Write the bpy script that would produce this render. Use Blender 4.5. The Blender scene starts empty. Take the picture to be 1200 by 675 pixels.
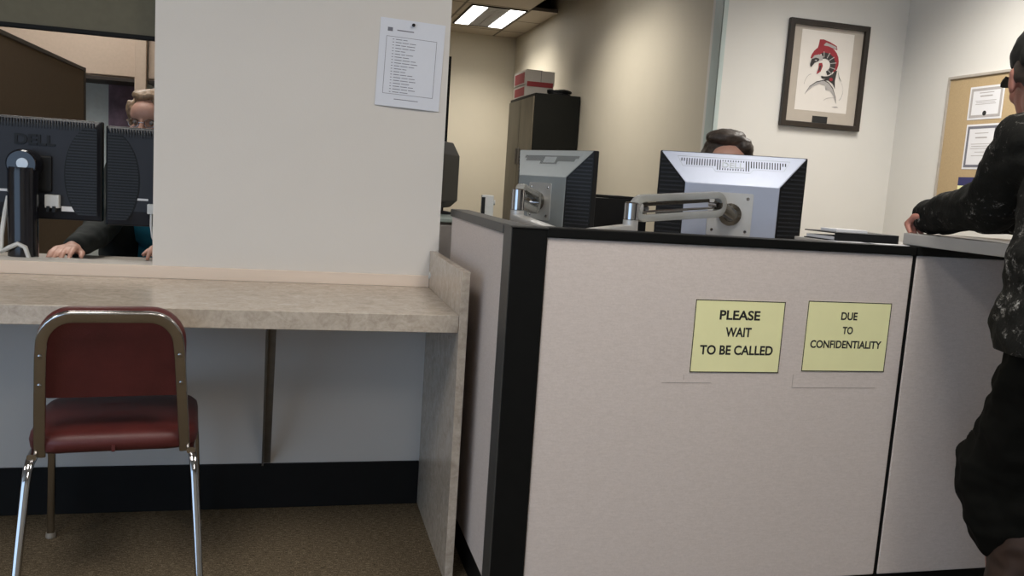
import bpy, bmesh, math, random
from mathutils import Vector, Matrix, noise, Euler
R = math.radians
random.seed(7)
C = bpy.context.scene.collection
V3 = Vector

# ------------------------------------------------------------------ camera, world, exposure
def setup():
    f, yaw, pitch, roll = 987.887582, -0.251772407, 0.125930603, -0.0660015309
    cy, sy, cp, sp, cr, sr = math.cos(yaw), math.sin(yaw), math.cos(pitch), math.sin(pitch), math.cos(roll), math.sin(roll)
    fwd = V3((-sy*cp, cy*cp, -sp)); right = V3((cy, sy, 0)); down = fwd.cross(right)
    r2 = cr*right + sr*down; d2 = -sr*right + cr*down
    cam = bpy.data.cameras.new('camera'); o = bpy.data.objects.new('camera', cam); C.objects.link(o)
    M = Matrix((r2, -d2, -fwd)).transposed().to_4x4(); M.translation = (0, 0, 1.13)
    o.matrix_world = M
    cam.sensor_fit = 'HORIZONTAL'; cam.sensor_width = 36; cam.lens = f*36/1200; cam.clip_start = .02; cam.clip_end = 100
    s = bpy.context.scene; s.camera = o
    s.view_settings.view_transform = 'Standard'; s.view_settings.look = 'None'
    s.view_settings.exposure = 0.0; s.view_settings.gamma = 1; s.view_settings.use_curve_mapping = False
    w = bpy.data.worlds.new('daylight'); s.world = w; w.use_nodes = True
    b = w.node_tree.nodes['Background']; b.inputs[0].default_value = (.52, .72, 1, 1); b.inputs[1].default_value = 2.4
setup()

# ------------------------------------------------------------------ materials
def _mat(name):
    m = bpy.data.materials.new(name); m.use_nodes = True
    nt = m.node_tree; return m, nt, nt.nodes['Principled BSDF']
def coords(nt, scale=(1, 1, 1), kind='Object'):
    tc = nt.nodes.new('ShaderNodeTexCoord'); mp = nt.nodes.new('ShaderNodeMapping'); mp.inputs['Scale'].default_value = scale
    nt.links.new(tc.outputs[kind], mp.inputs['Vector']); return mp.outputs['Vector']
def ramp(nt, fac, stops):
    r = nt.nodes.new('ShaderNodeValToRGB'); e = r.color_ramp.elements
    while len(e) < len(stops): e.new(.5)
    for el, (p, c) in zip(e, stops): el.position = p; el.color = (*c, 1)
    nt.links.new(fac, r.inputs['Fac']); return r.outputs['Color']
def noise_tex(nt, vec, scale, detail=4, rough=.6, dist=0):
    n = nt.nodes.new('ShaderNodeTexNoise'); n.inputs['Scale'].default_value = scale; n.inputs['Detail'].default_value = detail
    n.inputs['Roughness'].default_value = rough; n.inputs['Distortion'].default_value = dist
    nt.links.new(vec, n.inputs['Vector']); return n.outputs['Fac']
def bump(nt, bs, h, strength=.3, dist=.002):
    b = nt.nodes.new('ShaderNodeBump'); b.inputs['Strength'].default_value = strength; b.inputs['Distance'].default_value = dist
    nt.links.new(h, b.inputs['Height']); nt.links.new(b.outputs['Normal'], bs.inputs['Normal'])
def mat(name, col, rough=.5, metal=0, var=.06, scale=30, bmp=0, bscale=None, trans=0, spec=None, stretch=(1, 1, 1)):
    m, nt, bs = _mat(name)
    v = coords(nt, stretch); n = noise_tex(nt, v, scale)
    lo = tuple(max(0, c*(1-var)) for c in col); hi = tuple(min(1, c*(1+var)) for c in col)
    nt.links.new(ramp(nt, n, [(.3, lo), (.7, hi)]), bs.inputs['Base Color'])
    bs.inputs['Roughness'].default_value = rough; bs.inputs['Metallic'].default_value = metal
    if trans: bs.inputs['Transmission Weight'].default_value = trans
    if spec is not None: bs.inputs['Specular IOR Level'].default_value = spec
    if bmp: bump(nt, bs, noise_tex(nt, v, bscale or scale*6, 2), bmp)
    return m
def emit(name, col, strength):
    m, nt, bs = _mat(name)
    bs.inputs['Base Color'].default_value = (.8, .8, .8, 1); bs.inputs['Emission Color'].default_value = (*col, 1); bs.inputs['Emission Strength'].default_value = strength
    return m
M = {}
M['white_wall'] = mat('white wall paint', (.64, .605, .56), .55, var=.015, scale=3, bmp=.12, bscale=160)
M['pale_wall'] = mat('off white wall paint', (.70, .685, .645), .6, var=.015, scale=3, bmp=.1, bscale=160)
M['beige_wall'] = mat('beige wall paint', (.60, .55, .44), .6, var=.02, scale=3, bmp=.1, bscale=160)
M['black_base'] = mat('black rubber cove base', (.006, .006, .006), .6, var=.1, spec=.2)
M['guard'] = mat('grey green corner guard', (.50, .58, .56), .35, var=.02)
M['steel_dark'] = mat('dull steel', (.16, .145, .125), .5, .2, var=.15, scale=20)
M['chrome'] = mat('chrome', (.50, .48, .46), .18, 1, var=.05, scale=12)
M['chrome_bright'] = mat('polished chrome', (.46, .46, .47), .10, 1, var=.02)
M['vinyl'] = mat('maroon vinyl', (.088, .0165, .0145), .45, var=.15, scale=14, bmp=.25, bscale=240)
M['glide'] = mat('nylon glide', (.25, .22, .18), .5)
M['black_post'] = mat('black painted metal', (.005, .0052, .005), .55, var=.1, spec=.15)
M['grey_post'] = mat('charcoal grey metal', (.045, .045, .043), .45, var=.08)
M['black_plastic'] = mat('black plastic', (.0065, .007, .008), .5, var=.1, spec=.3)
M['black_gloss'] = mat('glossy black plastic', (.008, .008, .011), .16, var=.05)
M['black_rib'] = mat('ribbed black plastic', (.018, .021, .026), .5, var=.05, spec=.35)
M['black_back'] = mat('dark slate plastic', (.018, .020, .027), .5, var=.05, spec=.35)
M['screen'] = mat('dark screen glass', (.01, .01, .012), .1)
M['silver_plastic'] = mat('silver white plastic', (.36, .395, .49), .34, .2, var=.02)  # blue tint puts the reflected daylight into the plastic's colour
M['grey_plastic'] = mat('silver grey plastic', (.27, .30, .31), .38, .15, var=.03)
M['arm_silver'] = mat('brushed silver paint', (.55, .55, .54), .35, .5, var=.04)
M['arm_clear'] = mat('smoky translucent plastic', (.55, .56, .54), .22, 0, var=.05, trans=.55)
M['knuckle'] = mat('dark metal knuckle', (.16, .15, .13), .25, .9)
M['paper'] = mat('white paper', (.72, .72, .74), .7, var=.01)
M['paper_blue'] = mat('cool white paper', (.66, .68, .74), .5, var=.01)
M['ink'] = mat('black ink', (.012, .012, .012), .7)
M['grey_ink'] = mat('grey ink', (.16, .16, .19), .7)
M['yellow'] = mat('pale yellow paper', (.87, .85, .47), .6, var=.02, scale=12)
M['scuff'] = mat('faint scuff', (.43, .38, .35), .8)
M['frame_wood'] = mat('dark frame wood', (.022, .016, .012), .4, var=.3, scale=20, stretch=(1, 1, .15))
M['mat_board'] = mat('taupe mat board', (.46, .41, .35), .8, var=.02)
M['art_paper'] = mat('ivory art paper', (.74, .70, .65), .7, var=.01)
M['art_red'] = mat('crimson print', (.30, .025, .035), .7, var=.05)
M['art_black'] = mat('charcoal print', (.035, .03, .03), .7)
M['art_grey'] = mat('grey print', (.40, .38, .37), .7)
M['cork'] = mat('tan cork', (.44, .325, .18), .9, var=.07, scale=160)
M['cork_frame'] = mat('pale grey frame', (.42, .38, .33), .5)
M['navy'] = mat('navy print', (.03, .03, .12), .6)
M['carton'] = mat('white carton', (.62, .58, .53), .7, var=.02)
M['carton_red'] = mat('red carton print', (.34, .04, .045), .6, var=.06)
M['cabinet_black'] = mat('black steel cabinet', (.006, .0065, .005), .55, var=.08, spec=.2)
M['cabinet_face'] = mat('worn grey steel doors', (.16, .14, .10), .4, .3, var=.3, scale=6, stretch=(1, 1, .3))
M['drawer_grey'] = mat('grey drawer fronts', (.30, .28, .27), .5)
M['drawer_top'] = mat('grey green worktop', (.33, .40, .38), .4)
M['desk_top'] = mat('grey laminate desk', (.40, .37, .33), .45)
M['ledge'] = mat('pale grey ledge laminate', (.42, .40, .375), .4, var=.03)
M['pine'] = mat('pale pine', (.72, .60, .50), .6, var=.07, scale=9, stretch=(.12, 1, 1.5))
M['olive'] = mat('olive grey shade cloth', (.115, .105, .072), .85, var=.06, scale=40)
M['brown_fabric'] = mat('brown fabric', (.075, .047, .022), .9, var=.08, scale=90)
M['bin_beige'] = mat('beige bin fabric', (.50, .40, .32), .85, var=.04, scale=60)
M['dark_trim'] = mat('dark brown trim', (.025, .018, .014), .6)
M['white_board'] = mat('pale blue white board', (.66, .72, .70), .3)
M['purple'] = mat('mauve poster print', (.20, .14, .20), .6, var=.5, scale=9)
M['skin'] = mat('skin', (.52, .29, .22), .5, var=.06, scale=40)
M['skin_red'] = mat('ruddy skin', (.46, .20, .15), .5, var=.08, scale=40)
M['eye'] = mat('eye', (.25, .22, .2), .15)
M['hair_blonde'] = mat('greying blonde hair', (.30, .20, .12), .5, var=.5, scale=50, stretch=(1, 1, .25), bmp=.6, bscale=120)
M['hair_brown'] = mat('dark greying brown hair', (.045, .032, .025), .5, var=.55, scale=55, stretch=(1, .35, 1), bmp=.7, bscale=120)
M['teal'] = mat('teal knit', (.018, .22, .35), .8, var=.1)
M['dark_knit'] = mat('dark green knit', (.008, .013, .013), .85, var=.2)
M['trouser'] = mat('black work cloth', (.005, .005, .004), .9, var=.2, scale=12, spec=.1)
M['boot'] = mat('brown leather', (.034, .016, .009), .7, var=.3, scale=16)
M['cap'] = mat('black cap cloth', (.012, .012, .010), .85)
M['cap_grey'] = mat('grey cap front', (.13, .12, .10), .85)
M['collar'] = mat('grey collar', (.10, .09, .075), .9)
M['chair_cloth'] = mat('charcoal cloth', (.03, .03, .035), .9)
M['white_plastic'] = mat('white plastic', (.62, .62, .60), .4)
M['lens'] = emit('fluorescent lens', (1, .97, .93), 5)
M['louvre'] = mat('louvre grey', (.5, .5, .51), .35, .4, var=.1)
M['fixture'] = mat('fixture frame', (.05, .045, .04), .5)

def carpet_mat():
    m, nt, bs = _mat('olive brown loop carpet'); v = coords(nt)
    a = noise_tex(nt, v, 260, 2, .7); b = noise_tex(nt, v, 5, 3)
    v2 = coords(nt, (55, 260, 1)); c = noise_tex(nt, v2, 1, 3, .7)
    mx = nt.nodes.new('ShaderNodeMath'); mx.operation = 'ADD'; nt.links.new(a, mx.inputs[0]); nt.links.new(c, mx.inputs[1])
    col = ramp(nt, mx.outputs[0], [(.34, (.016, .012, .007)), (.5, (.115, .088, .056)), (.64, (.27, .215, .145))])
    mx.use_clamp = False
    d = nt.nodes.new('ShaderNodeMath'); d.operation = 'MULTIPLY'; d.inputs[1].default_value = .5
    nt.links.new(mx.outputs[0], d.inputs[0]); nt.links.new(d.outputs[0], nt.nodes[[n.name for n in nt.nodes if n.type == 'VALTORGB'][0]].inputs['Fac'])
    nt.links.new(col, bs.inputs['Base Color']); bs.inputs['Roughness'].default_value = .95; bs.inputs['Specular IOR Level'].default_value = .1
    bump(nt, bs, a, .5, .003); return m
M['carpet'] = carpet_mat()

def laminate_mat():
    m, nt, bs = _mat('mottled stone laminate'); v = coords(nt, (1, 1, 1))
    a = noise_tex(nt, v, 26, 8, .72, .9); b = noise_tex(nt, v, 120, 4, .6)
    mx = nt.nodes.new('ShaderNodeMath'); mx.operation = 'MULTIPLY_ADD'; mx.inputs[1].default_value = .75
    d = nt.nodes.new('ShaderNodeMath'); d.operation = 'MULTIPLY'; d.inputs[1].default_value = .25
    nt.links.new(b, d.inputs[0]); nt.links.new(a, mx.inputs[0]); nt.links.new(d.outputs[0], mx.inputs[2])
    col = ramp(nt, mx.outputs[0], [(.34, (.33, .275, .22)), (.5, (.45, .385, .315)), (.66, (.56, .49, .415))])
    nt.links.new(col, bs.inputs['Base Color']); bs.inputs['Roughness'].default_value = .26; return m
M['laminate'] = laminate_mat()

def fabric_mat():
    m, nt, bs = _mat('pinkish grey panel fabric')
    v = coords(nt, (260, 260, 260)); a = noise_tex(nt, v, 1, 2, .7); v2 = coords(nt, (1, 1, 1)); b = noise_tex(nt, v2, 2.5, 2)
    v3 = coords(nt, (60, 60, 300)); c = noise_tex(nt, v3, 1, 2)
    d = nt.nodes.new('ShaderNodeMath'); d.operation = 'ADD'; nt.links.new(a, d.inputs[0]); nt.links.new(c, d.inputs[1])
    e = nt.nodes.new('ShaderNodeMath'); e.operation = 'MULTIPLY'; e.inputs[1].default_value = .5; nt.links.new(d.outputs[0], e.inputs[0])
    col = ramp(nt, e.outputs[0], [(.35, (.585, .515, .475)), (.65, (.665, .59, .55))])
    nt.links.new(col, bs.inputs['Base Color']); bs.inputs['Roughness'].default_value = .9; bs.inputs['Specular IOR Level'].default_value = .1
    bump(nt, bs, a, .25, .001); return m
M['fabric'] = fabric_mat()

def tile_mat():
    m, nt, bs = _mat('ceiling tiles'); v = coords(nt, (1, 1, 1))
    b = nt.nodes.new('ShaderNodeTexBrick'); b.offset = 0; b.squash = 1
    mp = nt.nodes.new('ShaderNodeMapping'); mp.inputs['Location'].default_value = (-.175, -.44, 0); nt.links.new(v, mp.inputs['Vector'])
    nt.links.new(mp.outputs['Vector'], b.inputs['Vector'])
    b.inputs['Color1'].default_value = (.50, .44, .36, 1); b.inputs['Color2'].default_value = (.53, .465, .38, 1); b.inputs['Mortar'].default_value = (.16, .135, .11, 1)
    b.inputs['Scale'].default_value = 1; b.inputs['Brick Width'].default_value = .61; b.inputs['Row Height'].default_value = .61; b.inputs['Mortar Size'].default_value = .012; b.inputs['Mortar Smooth'].default_value = .1
    nt.links.new(b.outputs['Color'], bs.inputs['Base Color']); bs.inputs['Roughness'].default_value = .9
    bump(nt, bs, noise_tex(nt, v, 120, 3), .4, .003); return m
M['tile'] = tile_mat()

def jacket_mat():
    m, nt, bs = _mat('black jacket with paint spatter'); v = coords(nt)
    a = noise_tex(nt, v, 38, 8, .78, .3); b = noise_tex(nt, v, 7, 2)
    d = nt.nodes.new('ShaderNodeMath'); d.operation = 'MULTIPLY_ADD'; d.inputs[1].default_value = .42; nt.links.new(b, d.inputs[0]); nt.links.new(a, d.inputs[2])
    col = ramp(nt, d.outputs[0], [(.0, (.005, .005, .004)), (.775, (.009, .009, .0075)), (.83, (.11, .105, .095)), (.88, (.38, .37, .35))])
    nt.links.new(col, bs.inputs['Base Color']); bs.inputs['Roughness'].default_value = .85; bs.inputs['Specular IOR Level'].default_value = .2
    bump(nt, bs, noise_tex(nt, v, 30, 3), .5, .01); return m
M['jacket'] = jacket_mat()

# ------------------------------------------------------------------ mesh helpers
def link(name, me, m=None, parent=None):
    o = bpy.data.objects.new(name, me); C.objects.link(o)
    for x in (m if isinstance(m, (list, tuple)) else [m] if m else []): me.materials.append(M[x] if isinstance(x, str) else x)
    if parent: o.parent = parent
    return o
class MB:
    def __init__(s): s.bm = bmesh.new()
    def hull(s, pts):
        vs = [s.bm.verts.new(p) for p in pts]; r = bmesh.ops.convex_hull(s.bm, input=vs)
        bmesh.ops.delete(s.bm, geom=list({g for g in r['geom_interior'] + r['geom_unused'] if isinstance(g, bmesh.types.BMVert)}), context='VERTS'); return s
    def box(s, lo, hi, rot=None, piv=None):
        vs = []
        for z in (lo[2], hi[2]):
            for x, y in ((lo[0], lo[1]), (hi[0], lo[1]), (hi[0], hi[1]), (lo[0], hi[1])):
                p = V3((x, y, z))
                if rot is not None: p = rot @ (p - V3(piv)) + V3(piv)
                vs.append(s.bm.verts.new(p))
        for f in ((3, 2, 1, 0), (4, 5, 6, 7), (0, 1, 5, 4), (1, 2, 6, 5), (2, 3, 7, 6), (3, 0, 4, 7)): s.bm.faces.new([vs[i] for i in f])
        return s
    def prism(s, poly, d, frame=None):
        """poly: 2D points; extruded from 0 to d along local z of frame (Matrix)"""
        F = frame or Matrix.Identity(4)
        a = [s.bm.verts.new(F @ V3((x, y, 0))) for x, y in poly]; b = [s.bm.verts.new(F @ V3((x, y, d))) for x, y in poly]
        n = len(poly); s.bm.faces.new(a[::-1]); s.bm.faces.new(b)
        for i in range(n): s.bm.faces.new([a[i], a[(i+1) % n], b[(i+1) % n], b[i]])
        return s
    def ring(s, outer, inner, d, frame=None):
        F = frame or Matrix.Identity(4); L = []
        for poly in (outer, inner): L.append(([s.bm.verts.new(F @ V3((x, y, 0))) for x, y in poly], [s.bm.verts.new(F @ V3((x, y, d))) for x, y in poly]))
        n = len(outer); (oa, ob), (ia, ib) = L
        for i in range(n):
            j = (i+1) % n
            for q in ((oa[i], oa[j], ob[j], ob[i]), (ia[j], ia[i], ib[i], ib[j]), (ob[i], ob[j], ib[j], ib[i]), (oa[j], oa[i], ia[i], ia[j])): s.bm.faces.new(q)
        return s
    def sweep(s, path, sec, normal=None, closed=False):
        """path of Vectors; sec = list of (a,b): a along side, b along normal"""
        P = [V3(p) for p in path]; rings = []; n = len(P); up = V3(normal) if normal else None
        for i, p in enumerate(P):
            if closed: t = (P[(i+1) % n] - P[i-1]).normalized()
            else: t = (P[min(i+1, n-1)] - P[max(i-1, 0)]).normalized()
            if up is None:
                up = V3((0, 0, 1)) if abs(t.z) < .9 else V3((0, 1, 0))
            nn = (up - t*up.dot(t)).normalized(); side = t.cross(nn)
            if not normal: up = nn
            rings.append([s.bm.verts.new(p + side*a + nn*b) for a, b in sec])
        k = len(sec)
        for i in range(n if closed else n-1):
            r0, r1 = rings[i], rings[(i+1) % n]
            for j in range(k): s.bm.faces.new([r0[j], r0[(j+1) % k], r1[(j+1) % k], r1[j]])
        if not closed: s.bm.faces.new(rings[0][::-1]); s.bm.faces.new(rings[-1])
        return s
    def tube(s, path, r, seg=12): return s.sweep(path, [(r*math.cos(2*math.pi*i/seg), r*math.sin(2*math.pi*i/seg)) for i in range(seg)])
    def lathe(s, prof, seg=32, frame=None):
        F = frame or Matrix.Identity(4); rings = []
        for r, z in prof: rings.append([s.bm.verts.new(F @ V3((r*math.cos(2*math.pi*i/seg), r*math.sin(2*math.pi*i/seg), z))) for i in range(seg)])
        for a, b in zip(rings, rings[1:]):
            for i in range(seg): s.bm.faces.new([a[i], a[(i+1) % seg], b[(i+1) % seg], b[i]])
        s.bm.faces.new(rings[0][::-1]); s.bm.faces.new(rings[-1]); return s
    def build(s, name, m, parent=None, bev=0, smooth=False, seg=2):
        bmesh.ops.recalc_face_normals(s.bm, faces=s.bm.faces)
        if bev: bmesh.ops.bevel(s.bm, geom=[e for e in s.bm.edges if len(e.link_faces) == 2 and e.calc_face_angle(0) > .5], offset=bev, segments=seg, affect='EDGES', profile=.6, clamp_overlap=True)
        if smooth:
            for f in s.bm.faces: f.smooth = True
            for e in s.bm.edges:
                if len(e.link_faces) == 2 and e.calc_face_angle(0) > .7: e.smooth = False
        me = bpy.data.meshes.new(name); s.bm.to_mesh(me); s.bm.free()
        return link(name, me, m, parent)
def tag(o, label, cat=None, group=None, kind=None):
    o['label'] = label
    if cat: o['category'] = cat
    if group: o['group'] = group
    if kind: o['kind'] = kind
    return o
def thing(name, label, cat, loc=(0, 0, 0), rz=0, group=None):
    o = bpy.data.objects.new(name, None); C.objects.link(o); o.location = loc; o.rotation_euler = (0, 0, rz); o.empty_display_size = .1
    return tag(o, label, cat, group)
def struct(o, label=None):
    o['kind'] = 'structure'
    if label: o['label'] = label
    return o
def rrect(w, h, r, n=6, rb=None):
    """rounded rectangle centred at 0; r top radius, rb bottom radius"""
    rb = r if rb is None else rb; out = []
    for cx, cy, a0, q in ((w/2-r, h/2-r, 0, r), (-w/2+r, h/2-r, 90, r), (-w/2+rb, -h/2+rb, 180, rb), (w/2-rb, -h/2+rb, 270, rb)):
        for i in range(n+1): a = R(a0+90*i/n); out.append((cx+q*math.cos(a), cy+q*math.sin(a)))
    return out
def frame(o, x, z):
    """Matrix with local x axis = x, local z axis = z, origin o"""
    x = V3(x).normalized(); z = V3(z).normalized(); y = z.cross(x).normalized(); x = y.cross(z)
    m = Matrix((x, y, z)).transposed().to_4x4(); m.translation = o; return m
def oval(w, t, n=16): return [(w/2*math.copysign(abs(math.cos(a))**.55, math.cos(a)), t/2*math.copysign(abs(math.sin(a))**.55, math.sin(a))) for a in [2*math.pi*i/n for i in range(n)]]
def text_mesh(name, s, h, F, m, parent, width=None, bold=0.0, depth=.0004):
    """lettering with cap height h, centred on the frame's origin, lying in its xy plane"""
    cu = bpy.data.curves.new(name, 'FONT'); cu.body = s; cu.size = 1; cu.align_x = 'CENTER'; cu.extrude = .01; cu.offset = bold
    t = bpy.data.objects.new(name, cu); C.objects.link(t); dg = bpy.context.evaluated_depsgraph_get()
    me = bpy.data.meshes.new_from_object(t.evaluated_get(dg)); bpy.data.objects.remove(t); bpy.data.curves.remove(cu)
    xs = [v.co.x for v in me.vertices]; ys = [v.co.y for v in me.vertices]; w0 = max(xs)-min(xs); h0 = max(ys)-min(ys); cx = (max(xs)+min(xs))/2; cy = (max(ys)+min(ys))/2
    sy = h/h0; sx = (width/w0) if width else sy
    for v in me.vertices: v.co = F @ V3(((v.co.x-cx)*sx, (v.co.y-cy)*sy, depth if v.co.z > 0 else 0))
    me.materials.clear(); return link(name, me, m, parent)

# ------------------------------------------------------------------ the setting
CEIL = 2.7
floor = struct(MB().box((-5, -3, -.05), (3.6, 9.5, 0)).build('floor', 'carpet'))
cb = MB()
HX0, HX1, HY0, HY1 = 2.00, 2.265, 7.14, 7.765
cb.box((-5, -3, CEIL), (HX0, 9.4, CEIL+.03)).box((HX0, HY1, CEIL), (2.40, 9.4, CEIL+.03)).box((HX0, 4.4, CEIL), (2.40, HY0, CEIL+.03)).box((HX0, -3, CEIL), (3.6, 4.46, CEIL+.03))
struct(cb.build('ceiling', 'tile'))
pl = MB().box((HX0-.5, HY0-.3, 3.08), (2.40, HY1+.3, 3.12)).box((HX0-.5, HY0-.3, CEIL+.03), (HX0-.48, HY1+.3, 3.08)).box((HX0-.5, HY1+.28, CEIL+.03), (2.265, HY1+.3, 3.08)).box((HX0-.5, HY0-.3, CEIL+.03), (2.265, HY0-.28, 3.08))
struct(pl.build('trim_1', 'black_base'), 'dark void above the missing ceiling tile')  # black panels put the unlit void's darkness into their colour
# partition wall with the service opening
wb = MB(); OX = -.438
wb.box((-5, 2.80, 0), (.457, 2.93, .795)).box((OX, 2.80, .795), (.457, 2.93, CEIL)).box((-5, 2.80, 2.15), (OX, 2.93, CEIL)).box((-5, 2.80, .795), (-2.3, 2.93, 2.15))
struct(wb.build('wall_front', 'white_wall'), 'white wall with the service opening')
struct(MB().box((-5, 2.790, 0), (.428, 2.80, .152)).build('baseboard_front', 'black_base', bev=.002))
struct(MB().box((-2.3, 2.786, .759), (.428, 2.80, .797)).build('trim_2', 'pine', bev=.0015), 'pale pine strip along the back of the counter')
struct(MB().box((2.265, 4.60, 0), (2.40, 9.5, 3.1)).build('wall_right_back', 'beige_wall'))
struct(MB().box((-5, 9.36, 0), (2.265, 9.5, CEIL)).build('wall_back', 'beige_wall'))
struct(MB().box((2.265, 4.465, 0), (3.6, 4.60, CEIL)).build('wall_middle', 'pale_wall'))
struct(MB().box((3.465, -3, 0), (3.6, 4.465, CEIL)).build('wall_right', 'pale_wall'))
struct(MB().box((-5.1, -.6, 0), (-5, 9.5, CEIL)).box((-5.1, -3, 2.45), (-5, -.6, CEIL)).build('wall_left', 'white_wall'))
# the rear of the waiting side: a wall with a tall shop-front opening at its left
struct(MB().box((-1.6, -3.1, 0), (3.6, -3, CEIL)).box((-5.1, -3.1, 2.45), (-1.6, -3, CEIL)).build('wall_rear', 'pale_wall'))
gb = MB().box((2.259, 4.459, .1), (2.265, 4.56, 2.6)).box((2.259, 4.459, .1), (2.290, 4.465, 2.6))
struct(gb.build('trim_3', 'guard', bev=.002), 'grey green corner guard')
bb = MB().box((2.253, 4.55, 0), (2.265, 9.36, .1)).box((2.3, 4.453, 0), (3.465, 4.465, .1)).box((3.453, 2.4, 0), (3.465, 4.453, .1)).box((-5, 9.348, 0), (2.253, 9.36, .1))
struct(bb.build('baseboard_back', 'black_base'))

# ------------------------------------------------------------------ ceiling lights
def troffer(x, y, label, w=.56, l=1.12, power=30, spread=110):
    t = thing('ceiling_light', label, 'ceiling light', (x, y, CEIL), 0, 'recessed ceiling lights')
    z = -.012
    fr = MB(); fr.ring(rrect(w, l, .001, 1), rrect(w-.03, l-.03, .001, 1), .012, Matrix.Translation((0, 0, z))); fr.build('light_frame', 'fixture', t)
    k = (w-.03)
    for s in (-1, 1):
        MB().box((s*k*.355-k*.14, -l/2+.016, z+.003), (s*k*.355+k*.14, l/2-.016, z+.011)).build('lens', 'lens', t)
    lv = MB().box((-k*.21, -l/2+.016, z+.006), (k*.21, l/2-.016, z+.011))
    for i in range(18): yy = -l/2+.03+i*(l-.06)/17; lv.box((-k*.21, yy-.002, z+.002), (k*.21, yy+.002, z+.007))
    lv.box((-.004, -l/2+.016, z+.001), (.004, l/2-.016, z+.007)); lv.build('louvre', 'louvre', t)
    L = bpy.data.lights.new('lamp_light', 'AREA'); L.shape = 'RECTANGLE'; L.size = w-.06; L.size_y = l-.06; L.energy = power; L.color = (1, .945, .87); L.spread = R(spread)
    o = bpy.data.objects.new('lamp_light', L); C.objects.link(o); o.parent = t; o.location = (0, 0, z-.004)
    return t
troffer(1.722, 8.31, 'lit recessed ceiling light beside the dark missing tile', w=.53, l=1.02, power=24, spread=125)
troffer(1.55, 5.75, 'recessed ceiling light above the passage, out of view', power=22, spread=130)
troffer(2.75, 3.25, 'recessed ceiling light above the framed print, out of view', power=32, spread=125)
troffer(1.1, 1.0, 'recessed ceiling light in front of the low partitions, out of view', power=24, spread=165)
troffer(-.75, .75, 'recessed ceiling light in front of the counter, out of view', power=20, spread=165)
troffer(-2.6, .75, 'recessed ceiling light over the left waiting side, out of view', power=16, spread=165)
troffer(.5, -1.4, 'recessed ceiling light at the back of the waiting side, out of view', power=20, spread=165)
troffer(-1.3, 5.0, 'recessed ceiling light over the back office, out of view', power=15, spread=150)
troffer(-1.0, 3.55, 'added ceiling light that brightens the clerk behind the service opening, out of view', power=10, spread=150)  # unseen fill light, added to brighten the clerk's face

# ------------------------------------------------------------------ counter
CT, CB, CF = .759, .711, 2.222
ct = thing('counter', 'mottled tan laminate counter along the white wall, end panel at its right', 'counter', (0, 2.5, 0))
ct.location = (0, 0, 0)
MB().box((-2.3, CF, CB), (.428, 2.786, CT)).build('countertop', 'laminate', ct, bev=.0015)
MB().box((.4285, 2.212, 0), (.4515, 2.7985, .880)).build('end_panel', 'laminate', ct, bev=.001)
br = MB(); br.sweep([(-.079, 2.786, .160), (-.062, 2.30, .708)], [(-.013, -.003), (.013, -.003), (.013, .003), (-.013, .003)], normal=(0, .75, .66))
br.sweep([(-.090, 2.780, .160), (-.073, 2.30, .703)], [(-.003, -.012), (.003, -.012), (.003, .012), (-.003, .012)], normal=(0, .75, .66))
br.build('brace', 'steel_dark', ct)
cl = MB(); cl.lathe([(.004, 0), (.012, 0), (.012, .004), (.004, .004)], 14, frame((.4285, 2.775, .80), (0, 1, 0), (-1, 0, 0)))
cl.build('cable_clip', 'white_plastic', ct)

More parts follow.
